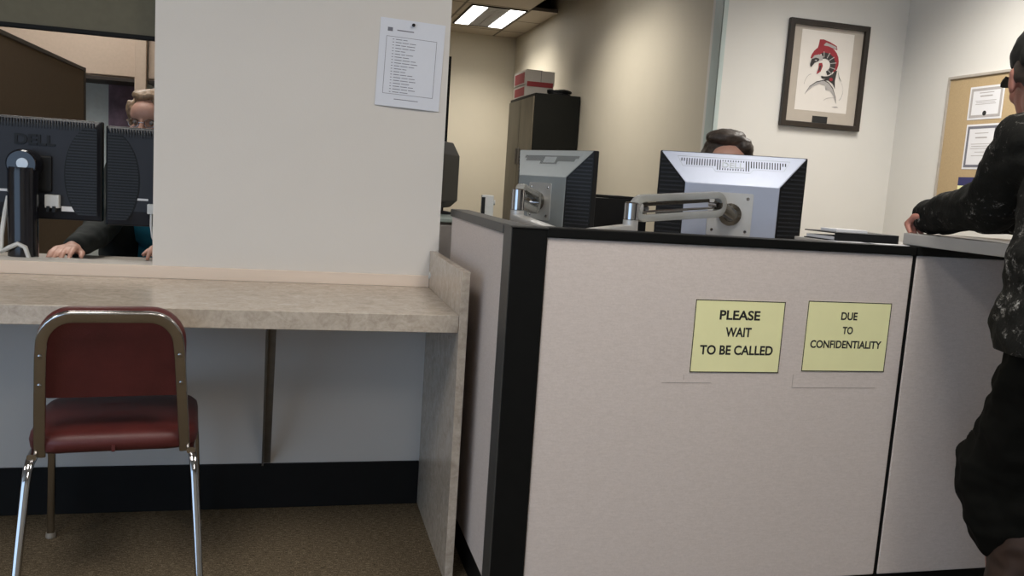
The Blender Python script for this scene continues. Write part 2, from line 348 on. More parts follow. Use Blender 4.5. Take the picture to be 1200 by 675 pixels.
# ------------------------------------------------------------------ maroon chair
def stacking_chair():
    t = thing('stacking_chair', 'maroon vinyl chair with chrome frame facing the counter', 'chair', (-.448, 2.375, 0), R(6.5))
    # back frame: inverted U in a reclined plane
    def bp(x, z): return V3((x, -.165-.105*max(0, min(1, (z-.40)/.38))**.8, z))
    pts = []; zt = .772
    for s in (0,):
        for z in (.402, .44, .50, .56, .62, .67): pts.append((-.187+.022*(z-.40)/.37, z))
        for i in range(9): a = R(180-90*i/8); pts.append((-.168+.075+.075*math.cos(a), zt-.075+.075*math.sin(a)))
    path = [bp(x, z) for x, z in pts]; path += [V3((-p.x, p.y, p.z)) for p in reversed(path)]
    nrm = V3((0, -.96, -.27))
    MB().sweep(path, oval(.030, .015, 18), normal=nrm).build('back_frame', 'chrome', t, smooth=True)
    # backrest pad, ahead of the frame and a little larger
    ang = math.atan2(.105, .38); F = frame((0, -.212, .667), (-1, 0, 0), (0, math.cos(ang), math.sin(ang)))
    sec = [(0.0, .0), (.004, .012), (.012, .022), (.024, .022), (.032, .012), (.034, 0)]
    b = MB(); base = rrect(.374, .246, .092, 8, .024); rings = []
    prof = [(.0, .88), (.0, .965), (.005, .99), (.013, 1.0), (.024, .99), (.031, .955), (.034, .88), (.036, .6)]
    for d, k in prof: rings.append([b.bm.verts.new(F @ V3((-x*(1-(1-k)*.62/.372*.372), y*(1-(1-k)), d-.0))) for x, y in base])
    for q0, q1 in zip(rings, rings[1:]):
        for i in range(len(base)): b.bm.faces.new([q0[i], q0[(i+1) % len(base)], q1[(i+1) % len(base)], q1[i]])
    b.bm.faces.new(rings[0]); b.bm.faces.new(rings[-1][::-1])
    b.build('backrest', 'vinyl', t, smooth=True)
    # seat pad
    s = MB(); base = rrect(.408, .410, .085, 8, .09); rings = []
    for d, k in [(0, .86), (.002, .94), (.010, .985), (.024, 1.0), (.038, .985), (.047, .94), (.053, .85), (.058, .6), (.060, .2)]:
        rings.append([s.bm.verts.new((x*k, .012+y*k, .412+d - .010*abs(x/.2)**2*(1 if d < .02 else .3))) for x, y in base])
    for q0, q1 in zip(rings, rings[1:]):
        for i in range(len(base)): s.bm.faces.new([q0[i], q0[(i+1) % len(base)], q1[(i+1) % len(base)], q1[i]])
    s.bm.faces.new(rings[0][::-1]); s.bm.faces.new(rings[-1])
    seat = s.build('seat', 'vinyl', t, smooth=True)
    MB().box((-.004, -.1975, .414), (.004, -.185, .43)).build('seam_tab', 'vinyl', seat)
    rl = MB()
    for sx in (-1, 1): rl.sweep([(sx*.186, -.185, .404), (sx*.188, .185, .404)], oval(.022, .016), normal=(0, 0, 1))
    rl.sweep([(-.186, .12, .404), (.186, .12, .404)], oval(.020, .012), normal=(0, 0, 1)); rl.sweep([(-.186, -.10, .404), (.186, -.10, .404)], oval(.020, .012), normal=(0, 0, 1))
    rl.build('seat_rail', 'chrome', t, smooth=True)
    for sx in (-1, 1):
        p = [(sx*.180, -.09, .402), (sx*.186, -.150, .400), (sx*.190, -.178, .392), (sx*.193, -.194, .374), (sx*.196, -.205, .34), (sx*.206, -.245, .18), (sx*.216, -.285, .012)]
        lg = MB().sweep(p, oval(.021, .021), normal=(1, 0, 0)).build('leg', 'chrome_bright', t, smooth=True)
        MB().lathe([(.013, 0), (.014, .004), (.013, .016)], 14, Matrix.Translation((sx*.2165, -.287, 0))).build('glide', 'glide', lg)
        p = [(sx*.186, .09, .402), (sx*.190, .165, .400), (sx*.193, .195, .390), (sx*.196, .212, .368), (sx*.200, .228, .30), (sx*.210, .268, .012)]
        lg = MB().sweep(p, oval(.021, .021), normal=(1, 0, 0)).build('leg', 'chrome', t, smooth=True)
        MB().lathe([(.014, 0), (.015, .004), (.013, .016)], 14, Matrix.Translation((sx*.210, .268, 0))).build('glide', 'glide', lg)
        for z in (.60, .675):
            c = bp(sx*(.187-.022*(z-.40)/.37), z) + nrm*.0075
            MB().lathe([(.0, 0), (.006, 0), (.006, .0015), (.004, .003), (.0, .003)], 12, frame(c, (1, 0, 0), nrm)).build('screw', 'chrome_bright', t, smooth=True)
    for c in t.children_recursive: c.data.transform(Matrix.Diagonal((.88 if c.name.startswith(('back', 'screw')) else .965, 1, .977, 1)))
stacking_chair()

# ------------------------------------------------------------------ office partitions
PY, PX = 1.965, .497           # front fabric plane / left fabric plane
ZT, ZB = 1.000, .078
def panel(label, x0, x1, loc):
    t = thing('partition_panel', label, 'partition', loc, 0, 'low fabric partitions')
    ox, oy, _ = loc
    MB().box((x0-ox, PY-oy, ZB), (x1-ox, PY+.05-oy, ZT)).build('fabric_panel', 'fabric', t, bev=.004)
    MB().box((x0-ox-.003, PY-.006-oy, ZT), (x1-ox+.003, PY+.056-oy, 1.0245)).build('cap_rail', 'black_post', t, bev=.003)
    MB().box((x0-ox, PY+.006-oy, 0), (x1-ox, PY+.044-oy, ZB)).build('base_rail', 'black_post', t)
    return t
pa = panel('low fabric partition with the two yellow signs on it', .586, 1.632, (1.1, PY+.025, 0))
pb = panel('low fabric partition under the pale ledge, beside the standing person', 1.644, 2.75, (2.2, PY+.025, 0))
MB().box((-.566, -.022, 0), (-.554, .025, ZT)).build('seam_strip', 'black_post', pb)
sc = MB()
for x0, x1, z in ((.92-1.1, 1.06-1.1, .640), (1.30-1.1, 1.56-1.1, .628)): sc.box((x0, -.0258, z), (x1, -.025, z+.0012))
sc.box((.98-1.1, -.0258, .648), (.981-1.1, -.025, .662)).box((1.30-1.1, -.0258, .63), (1.3012-1.1, -.025, .665))
sc.build('scuff_mark', 'scuff', pa)
pl_ = thing('partition_panel', 'low fabric partition running away beside the counter end panel', 'partition', (.525, 2.4, 0), 0, 'low fabric partitions')
MB().box((-.028, -.36, ZB+.012), (.022, .40, ZT)).build('fabric_panel', 'fabric', pl_, bev=.004)
MB().box((-.034, -.364, ZT), (.028, .402, 1.0245)).build('cap_rail', 'grey_post', pl_, bev=.003)
MB().box((-.024, -.36, 0), (.018, .40, ZB+.012)).build('base_rail', 'black_post', pl_)
cp = thing('corner_post', 'black square corner post joining the fabric partitions', 'post', (.54, 2.0, 0))
MB().box((-.045, -.041, 0), (.044, .036, 1.02)).build('post_body', 'black_post', cp, bev=.003)
MB().box((-.047, -.0412, 0), (-.0448, .036, 1.02)).build('lit_side_face', 'grey_post', cp)  # paler grey plate paints in the light on the post's side face
MB().box((-.049, -.044, 1.02), (.046, .036, 1.0255)).build('post_cap', 'grey_post', cp, bev=.002)

def sign(label, x, z, lines):
    t = thing('paper_sign', label, 'sign', (x, PY-.0006, z), 0)
    w, h = .259, .192; F = frame((0, 0, 0), (1, 0, 0), (0, -1, 0))
    MB().prism([(-w/2, -h/2), (w/2, -h/2), (w/2, h/2), (-w/2, h/2)], .0008, F).build('sheet', 'yellow', t)
    F2 = frame((0, -.0008, 0), (1, 0, 0), (0, -1, 0)); e = .0022
    MB().ring([(-w/2, -h/2), (w/2, -h/2), (w/2, h/2), (-w/2, h/2)], [(-w/2+e, -h/2+e), (w/2-e, -h/2+e), (w/2-e, h/2-e), (-w/2+e, h/2-e)], .0004, F2).build('border', 'ink', t)
    for s, dz, hh, ww in lines: text_mesh('lettering', s, hh, frame((0, -.0008, dz), (1, 0, 0), (0, -1, 0)), 'ink', t, width=ww, bold=.026)
sign('yellow paper sign reading PLEASE WAIT TO BE CALLED', 1.1245, .7645, [('PLEASE', .057, .0255, .117), ('WAIT', .012, .0255, .075), ('TO BE CALLED', -.036, .0255, .212)])
sign('yellow paper sign reading DUE TO CONFIDENTIALITY', 1.452, .770, [('DUE', .057, .0215, .050), ('TO', .018, .0205, .032), ('CONFIDENTIALITY', -.021, .0215, .221)])

# ------------------------------------------------------------------ pinned list on the pier
def pinned_list():
    t = thing('notice_sheet', 'white printed list in a plastic sleeve pinned to the white pier', 'notice', (.3315, 2.7995, 1.480))
    w, h = .209, .276; F = frame((0, 0, 0), (1, 0, -.03), (0, -1, 0))
    b = MB(); N = 8; top = []; 
    grid = [[b.bm.verts.new(F @ V3((-w/2+w*i/N, -h/2+h*j/N, .001+.004*math.sin(math.pi*i/N)*(1-j/N)+.002*(1-j/N)))) for i in range(N+1)] for j in range(N+1)]
    back = [[b.bm.verts.new(F @ V3((-w/2+w*i/N, -h/2+h*j/N, .0004+.004*math.sin(math.pi*i/N)*(1-j/N)+.002*(1-j/N)))) for i in range(N+1)] for j in range(N+1)]
    for j in range(N):
        for i in range(N):
            b.bm.faces.new([grid[j][i], grid[j][i+1], grid[j+1][i+1], grid[j+1][i]]); b.bm.faces.new([back[j][i], back[j+1][i], back[j+1][i+1], back[j][i+1]])
    for i in range(N):
        b.bm.faces.new([back[0][i], back[0][i+1], grid[0][i+1], grid[0][i]]); b.bm.faces.new([grid[N][i], grid[N][i+1], back[N][i+1], back[N][i]])
        b.bm.faces.new([back[i+1][0], back[i][0], grid[i][0], grid[i+1][0]]); b.bm.faces.new([grid[i+1][N], grid[i][N], back[i][N], back[i+1][N]])
    b.build('sheet', 'paper_blue', t, smooth=True)
    def lift(x, y): u = (x+w/2)/w; v = (y+h/2)/h; return .0013+.004*math.sin(math.pi*u)*(1-v)+.002*(1-v)
    def bar(B, x0, x1, y, th):
        n = max(1, int((x1-x0)/.02))
        for k in range(n):
            a, c = x0+(x1-x0)*k/n, x0+(x1-x0)*(k+1)/n; L = max(lift(a, y), lift(c, y))
            B.prism([(a, y-th/2), (c, y-th/2), (c, y+th/2), (a, y+th/2)], .0003, F @ Matrix.Translation((0, 0, L-.0002)))
    B = MB(); x0, x1, y0, y1 = -.082, .080, -.098, .082
    bar(B, x0, x1, y0, .0012); bar(B, x0, x1, y1, .0012)
    for x in (x0, x1):
        for k in range(9):
            ya = y0+(y1-y0)*k/9; yb = ya+(y1-y0)/9; L = max(lift(x, ya), lift(x, yb))
            B.prism([(x-.0006, ya), (x+.0006, ya), (x+.0006, yb), (x-.0006, yb)], .0003, F @ Matrix.Translation((0, 0, L-.0002)))
    B.build('ruled_box', 'grey_ink', t)
    B = MB(); rnd = random.Random(3)
    for i in range(19):
        y = .074-i*.0092; bar(B, -.062, -.057, y, .002); x = -.052
        for k in range(rnd.choice((2, 3, 3))): L = rnd.uniform(.012, .026); bar(B, x, x+L, y, .0019); x += L+.003
    bar(B, -.045, .033, -.114, .002); B.build('printed_line', 'grey_ink', t)
    B = MB(); bar(B, -.05, .004, .103, .0032); B.build('heading', 'grey_ink', t)
    MB().prism([(-.080, .098), (-.064, .098), (-.064, .110), (-.080, .110)], .0004, F @ Matrix.Translation((0, 0, .0016))).build('emblem', 'grey_ink', t)
    MB().lathe([(.0, 0), (.004, 0), (.0045, .003), (.003, .006), (.0055, .010), (.005, .0125), (0, .0125)], 14, F @ Matrix.Translation((.0, .124, .001))).build('push_pin', 'black_gloss', t, smooth=True)
pinned_list()

# ------------------------------------------------------------------ monitors
def silver_monitor(label, loc, rz, pm):
    """back faces local -y; origin at bottom centre of the bezel"""
    t = thing('computer_monitor', label, 'monitor', loc, rz, 'silver backed monitors')
    W, H = .445, .345; w2, zt, zb, dp = .141, H-.095, .030, -.052
    MB().box((-W/2, 0, 0), (W/2, .022, H)).build('bezel', 'black_plastic', t, bev=.004)
    MB().box((-W/2+.018, .022, .02), (W/2-.018, .0235, H-.018)).build('screen', 'screen', t)
    c = MB(); A = [(-W/2+.001, 0, H), (W/2-.001, 0, H), (w2, dp, zt), (-w2, dp, zt), (-w2, dp, zb), (w2, dp, zb), (-w2, 0, 0.004), (w2, 0, .004), (-w2, 0, zt), (w2, 0, zt)]
    v = [c.bm.verts.new(p) for p in A]
    for f in ((0, 1, 2, 3), (3, 2, 5, 4), (4, 5, 7, 6), (3, 4, 6, 8), (2, 9, 7, 5), (0, 3, 8), (1, 9, 2), (0, 8, 9, 1), (8, 6, 7, 9)): c.bm.faces.new([v[i] for i in f])
    c.build('back_cover', pm, t, bev=.003)
    for s in (-1, 1):
        g = MB(); P = [V3((s*(W/2-.001), 0, H-.002)), V3((s*w2, dp+.002, zt-.002)), V3((s*w2, dp+.002, zb)), V3((s*(W/2-.001), 0, .004))]
        Q = [V3((p.x, .0, p.z)) for p in P]; Q[1].x = Q[2].x = s*(w2-.0)
        g.hull(P + [V3((s*w2, 0, H-.002)), V3((s*w2, 0, .004))])
        wing = g.build('side_wing', 'black_plastic', t)
        rb = MB(); nr = 24
        for k in range(nr):
            z = .015+k*(H-.03)/nr
            kk = 1 if z < zt-.004 else max(0, (H-.006-z)/(H-.002-zt))
            inner = V3((s*(W/2-.001+(w2-W/2)*kk), (dp+.002)*kk, z)); outer = V3((s*(W/2-.006), -.001, z))
            if (inner-outer).length < .012: continue
            n = V3((s*.55, -.83, 0)).normalized()
            rb.sweep([outer+n*.0005, inner+(outer-inner)*.07+n*.0005], [(-.0022, -.001), (.0022, -.001), (.0022, .0022), (-.0022, .0022)], normal=n)
        rb.build('rib', 'black_rib', wing)
    # vents on the sloped upper face, with the raised maker's lettering between them
    o = V3((0, dp/2, (H+zt)/2)); nrm = V3((0, -(H-zt), -dp*-1)).normalized(); nrm = V3((0, -(H-zt), 0)) + V3((0, 0, -dp)); nrm.normalize()
    F = frame(o, (1, 0, 0), nrm); sl = MB()
    for i in range(-20, 21):
        x = i*.0078
        if abs(x) > .156: continue
        y0, y1 = (.008, .031); 
        if abs(x) < .052:
            y0 = -.004
            if abs(x) < .038: 
                for a, b_ in ((-.004, .002), (.026, .031)): sl.prism([(x-.0014, a), (x+.0014, a), (x+.0014, b_), (x-.0014, b_)], .0008, F)
                continue
        if abs(x) > .145: y0 += .012
        sl.prism([(x-.0015, y0), (x+.0015, y0), (x+.0015, y1), (x-.0015, y1)], .0008, F)
    sl.build('vent_slot', 'black_plastic', t)
    o1 = [(-.170, .038), (.170, .038), (.152, .003), (.062, .003), (.052, -.011), (-.052, -.011), (-.062, .003), (-.152, .003)]
    o2 = [(x*.992, (y-.013)*.95+.013) for x, y in o1]
    MB().ring(o1, o2, .0006, F).build('vent_outline', 'grey_plastic', t)
    text_mesh('lettering', 'DELL', .018, F @ Matrix.Translation((0, .014, 0)), 'grey_plastic', t, width=.066, bold=.01, depth=.0012)
    # mounting plate
    pz = H/2-.012; F = frame((0, dp, pz), (1, 0, 0), (0, -1, 0))
    MB().prism(rrect(.132, .132, .006, 3), .004, F).build('mount_plate', 'arm_silver', t)
    for sx in (-1, 1):
        for sz in (-1, 1):
            MB().lathe([(0, 0), (.005, 0), (.005, .002), (.003, .004), (0, .004)], 12, F @ Matrix.Translation((sx*.05, sz*.05, .004))).build('screw', 'chrome_bright', t, smooth=True)
    for x in (-.045, .03): MB().box((x, dp-.004, zb+.008), (x+.016, dp, zb+.014)).build('latch', 'black_plastic', t)
    MB().tube([(-.135, dp-.012, .062), (-.10, dp-.02, .068), (-.06, dp-.02, .060), (-.03, dp-.014, .035), (-.02, dp-.004, .012)], .0045, 8).build('cable', 'black_plastic', t, smooth=True)
    return t
MIDC, MIDA = V3((1.295, 2.398, .912)), -R(22.7)
LEFC, LEFA = V3((.881, 2.938, .905)), -R(69.7)
silver_monitor('silver backed monitor on a clear arm in front of the seated clerk', MIDC, MIDA, 'silver_plastic')
silver_monitor('grey backed monitor turned sideways near the black corner post', LEFC, LEFA, 'grey_plastic')
def stadium(L, r, n=10): return [(L/2+r*math.cos(R(-90+180*i/n)), r*math.sin(R(-90+180*i/n))) for i in range(n+1)] + [(-L/2+r*math.cos(R(90+180*i/n)), r*math.sin(R(90+180*i/n))) for i in range(n+1)]
def monitor_arm(label, base, zdesk, elbow, tip, lower_to, plate, pn):
    """base: post foot on the desk; elbow: top joint; tip: monitor end of the clear link; plate: mount centre"""
    t = thing('monitor_arm', label, 'monitor arm', (base[0], base[1], zdesk), 0, 'monitor arms'); o = V3((base[0], base[1], zdesk))
    L = lambda p: V3(p)-o
    MB().lathe([(.05, 0), (.05, .012), (.022, .016), (.019, .03), (.019, lower_to[2]-zdesk)], 24).build('pole', 'arm_silver', t, smooth=True)
    # lower link, from the pole to the elbow column
    e0 = L((elbow[0], elbow[1], lower_to[2])); p0 = L(lower_to)
    lw = MB(); d = (e0-p0).normalized(); side = d.cross(V3((0, 0, 1))).normalized()
    lw.hull([p0+side*a+V3((0, 0, b)) for a in (-.024, .024) for b in (-.012, .016)] + [e0+side*a+V3((0, 0, b))+d*.01 for a in (-.021, .021) for b in (-.018, .040)])
    lw.build('lower_link', 'arm_silver', t, bev=.006, smooth=True)
    lo = MB().lathe([(.020, -.02), (.022, -.01), (.021, .05)], 24, Matrix.Translation(e0)).build('elbow_column', 'arm_silver', t, smooth=True)
    zc = e0.z+.05; top = L(elbow).z+.018
    MB().lathe([(.0205, zc+.002), (.0205, top-.003), (.017, top), (0, top)], 24, Matrix.Translation((e0.x, e0.y, 0))).build('elbow_collar', 'chrome_bright', t, smooth=True)
    a, b = L(elbow), L(tip); d = (b-a); ln = d.length; dn = d.normalized(); nz = dn.cross(V3((0, 0, 1))).normalized()
    F = frame((a+b)/2+dn*.012-nz*.014, dn, nz)
    ar = MB().ring(stadium(ln-.05, .038), stadium(ln-.05, .017), .030, F).build('clear_link', 'arm_clear', t, bev=.006, smooth=True)
    MB().sweep([F @ V3((-ln/2+.01, -.010, .015)), F @ V3((ln/2-.03, -.010, .015))], oval(.007, .007), normal=nz).build('link_rod', 'chrome', ar, smooth=True)
    MB().sweep([F @ V3((-ln/2+.02, .010, .015)), F @ V3((ln/2-.05, .012, .015))], oval(.010, .012), normal=nz).build('link_spring', 'knuckle', ar, smooth=True)
    for k in (-1, 1): MB().lathe([(0, -.001), (.007, -.001), (.007, .032), (0, .032)], 14, F @ Matrix.Translation((k*(ln/2-.028), 0, 0))).build('pivot_pin', 'chrome_bright', ar, smooth=True)
    MB().sweep([a, a+dn*.03], oval(.03, .03), normal=nz).build('elbow_joint', 'arm_silver', t, smooth=True)
    k = MB(); pc = L(plate); n = V3(pn).normalized()
    k.sweep([b, b*.5+(pc+n*.05)*.5, pc+n*.045], oval(.032, .034), normal=(0, 0, 1)); k.lathe([(.032, 0), (.034, .012), (.022, .022), (.018, .05), (0, .05)], 24, frame(pc, (0, 0, 1), n))
    k.build('tilt_knuckle', 'knuckle', t, smooth=True)
def rz(a, p): return V3((p[0]*math.cos(a)-p[1]*math.sin(a), p[0]*math.sin(a)+p[1]*math.cos(a), p[2]))
DZ = .735
mp_ = MIDC + rz(MIDA, (0, -.0565, .1605)); mn = rz(MIDA, (0, -1, 0))
monitor_arm('silver monitor arm with a long clear link holding the clerk\'s monitor', (.70, 2.12), DZ, (.885, 2.18, 1.076), (1.19, 2.27, 1.102), (.70, 2.12, .995), mp_, mn)
lp_ = LEFC + rz(LEFA, (0, -.0565, .1605)); ln_ = rz(LEFA, (0, -1, 0))
monitor_arm('silver monitor arm holding the sideways grey monitor by the corner post', (.73, 2.36), DZ, (.664, 2.58, 1.090), (.775, 2.775, 1.062), (.715, 2.38, .99), lp_, ln_)

# ------------------------------------------------------------------ desks and things behind the partitions
def desk(label, x0, x1, y0, y1, z):
    t = thing('desk', label, 'desk', ((x0+x1)/2, (y0+y1)/2, 0)); w, d = (x1-x0)/2, (y1-y0)/2
    MB().box((-w, -d, z-.03), (w, d, z)).build('desktop', 'desk_top', t, bev=.003)
    for s in (-1, 1): MB().box((s*(w-.03)-.012, -d+.04, 0), (s*(w-.03)+.012, d-.04, z-.03)).build('side_panel', 'desk_top', t)
    return t
desk('grey desk behind the low fabric partitions', .60, 1.90, 2.05, 2.58, DZ)
desk('grey side desk behind the sideways monitor', .86, 1.24, 2.60, 3.60, DZ)
sh = thing('counter_shelf', 'narrow pale shelf behind the partition top under the black binder', 'shelf', (1.65, 2.10, 0))
MB().box((-.24, -.075, 1.006), (.35, .10, 1.0245)).build('board', 'ledge', sh, bev=.002)
for x in (-.18, .30): MB().box((x, -.075, DZ if x < .2 else DZ), (x+.02, .02, 1.006)).build('bracket', 'black_post', sh)
lg = tag(MB().prism([(1.648, 1.62), (2.60, 1.62), (2.60, 2.035), (1.648, 2.035)], .033, Matrix.Translation((0, 0, 1.0255))).build('counter_ledge', 'ledge', bev=.003), 'thick pale grey ledge on the partition under the person\'s forearm', 'ledge')
b = thing('binder', 'black ring binder lying on the shelf left of the pale ledge', 'binder', (1.53, 2.10, 1.0245), R(2))
MB().box((-.105, -.062, .0), (.105, .075, .003)).box((-.105, -.062, .021), (.105, .075, .024)).box((-.105, -.066, 0), (.105, -.062, .024)).build('cover', 'black_plastic', b, bev=.001)
MB().box((-.10, -.061, .0035), (.095, .07, .012)).build('pages', 'paper', b)
tag(MB().box((-.05, -.025, 0), (.05, .05, .008)).build('notepad', 'paper', bev=.001), 'small white pad lying on top of the black binder', 'notepad').location = (1.50, 2.085, 1.0487)
g_ = tag(MB().box((-.05, -.02, 0), (.05, .02, .0012)).build('loose_paper', 'paper'), 'pale sheet edge under the left end of the black binder', 'paper'); g_.location = (1.46, 2.018, 1.0247)
p = tag(MB().box((-.04, -.02, 0), (.06, .02, .0012)).build('loose_paper', 'paper'), 'white paper edge lying between the binder and the pale ledge', 'paper'); p.location = (1.56, 1.992, 1.0247); p.rotation_euler = (0, 0, R(-4))

fc = thing('filing_cabinet', 'grey drawer cabinet in the gap beside the white pier', 'cabinet', (.60, 3.22, 0))
MB().box((-.15, -.24, 0), (.15, .22, .97)).build('body', 'drawer_grey', fc, bev=.003)
MB().box((-.155, -.265, .97), (.155, .225, .985)).build('cabinet_top', 'drawer_top', fc, bev=.003)
for z in (.03, .345, .66):
    d = MB().box((-.142, -.258, z), (.142, -.24, z+.30)).build('drawer', 'drawer_grey', fc, bev=.004)
    MB().box((-.06, -.268, z+.235), (.06, -.258, z+.25)).build('handle', 'chrome', d, bev=.002)

def dark_monitor():
    t = thing('computer_monitor', 'black monitor seen edge on in the gap right of the white pier', 'monitor', (.518, 3.30, .985), R(64))
    MB().box((-.20, 0, .02), (.20, .03, .285)).build('bezel', 'black_plastic', t, bev=.004)
    MB().hull([(-.20, 0, .285), (.20, 0, .285), (.20, 0, .02), (-.20, 0, .02), (-.13, -.05, .23), (.13, -.05, .23), (.13, -.05, .05), (-.13, -.05, .05)]).build('back_cover', 'black_plastic', t, bev=.004)
    MB().box((-.185, .03, .035), (.185, .0315, .28)).build('screen', 'screen', t)
    MB().lathe([(.07, 0), (.07, .008), (.02, .012), (.015, .06)], 24, Matrix.Translation((0, -.005, 0))).build('stand', 'black_plastic', t, smooth=True)
dark_monitor()
dv = thing('card_reader', 'small pale upright device with a black left side behind the partition top', 'device', (.672, 3.06, .985), R(-8))
MB().box((-.022, -.02, 0), (.022, .03, .088)).build('case', 'white_plastic', dv, bev=.004)
MB().box((-.023, -.022, .012), (-.010, -.0195, .080)).build('side_panel', 'black_plastic', dv)
MB().lathe([(0, 0), (.009, 0), (.009, .006), (0, .006)], 16, frame((.022, 0, .062), (0, 1, 0), (1, 0, 0))).build('knob', 'white_plastic', dv, smooth=True)
up = tag(MB().box((-.012, -.012, 0), (.012, .012, 1.70)).build('upright_post', 'black_post', bev=.002), 'thin black upright post just right of the white pier', 'post'); up.location = (.668, 4.1, 0)

tr = thing('letter_tray', 'black stacked letter trays behind the sideways monitor', 'tray', (1.20, 3.27, DZ))
for s in (0, .09, .18, .27):
    a = MB().box((-.14, -.12, s), (.14, .15, s+.006)).box((-.14, -.12, s), (-.135, .15, s+.06)).box((.135, -.12, s), (.14, .15, s+.06)).box((-.14, .145, s), (.14, .15, s+.06)).box((-.14, -.12, s), (.14, -.117, s+.05))
    a.build('tray', 'black_plastic', tr)
for x in (-.141, .141): MB().box((x-.004, -.12, 0), (x+.004, .15, .345)).build('side_panel', 'black_plastic', tr)
MB().box((-.137, -.126, 0), (.137, -.121, .345)).build('front_panel', 'black_plastic', tr)
MB().box((-.145, -.125, .345), (.145, .155, .352)).build('lid', 'black_plastic', tr)
pf = tag(MB().box((-.05, -.10, 0), (.07, .10, .012)).build('folder', 'black_plastic', bev=.002), 'dark folder lying on top of the black letter trays', 'folder'); pf.location = (1.24, 3.28, DZ+.352)

# ------------------------------------------------------------------ steel cabinet and carton at the back
sc = thing('storage_cabinet', 'tall black steel cabinet with grey worn doors against the beige wall', 'cabinet', (2.06, 7.30, 0))
MB().box((-.200, -.42, .0), (.195, .44, 1.868)).build('body', 'cabinet_black', sc, bev=.004)
for k, (y0, y1) in enumerate(((-.412, .008), (.014, .432))):
    d = MB().box((-.212, y0, .06), (-.200, y1, 1.84)).build('door', 'cabinet_face', sc, bev=.003)
    yy = y1-.04 if k == 0 else y0+.04
    MB().box((-.222, yy-.010, 1.28), (-.212, yy+.010, 1.42)).build('handle', 'steel_dark', d, bev=.003)
cx = thing('carton', 'white and red paper carton on top of the black steel cabinet', 'box', (1.995, 7.46, 1.868))
MB().box((-.128, -.20, 0), (.128, .20, .205)).build('box_body', 'carton', cx, bev=.002)
MB().box((-.132, -.204, .108), (.132, .204, .2285)).build('lid', 'carton', cx, bev=.002)
MB().box((-.115, -.2048, .090), (.120, -.200, .132)).build('red_band', 'carton_red', cx)
MB().box((-.1328, -.17, .120), (-.128, .17, .210)).box((-.1288, -.17, .012), (-.128, .17, .085)).build('red_label', 'carton_red', cx)
MB().box((.008, -.2046, .135), (.011, -.204, .2285)).box((-.125, -.204, .2285), (.02, -.195, .232)).build('tape_edge', 'dark_trim', cx)
ch = MB(); rnd = random.Random(5)
for k in range(7):
    a0 = rnd.uniform(0, 6); cxx = rnd.uniform(-.05, .05); rr = rnd.uniform(.03, .055)
    ch.tube([(cxx+rr*1.4*math.cos(a0+i*.5), .8*rr*math.sin(a0+i*.5), .010+.006*k+.004*math.sin(i*1.3)) for i in range(11)], .013, 8)
o = tag(ch.build('cable_bundle', 'black_plastic', smooth=True), 'tangled dark cables heaped on the cabinet beside the carton', 'cable'); o.location = (2.12, 7.10, 1.872)

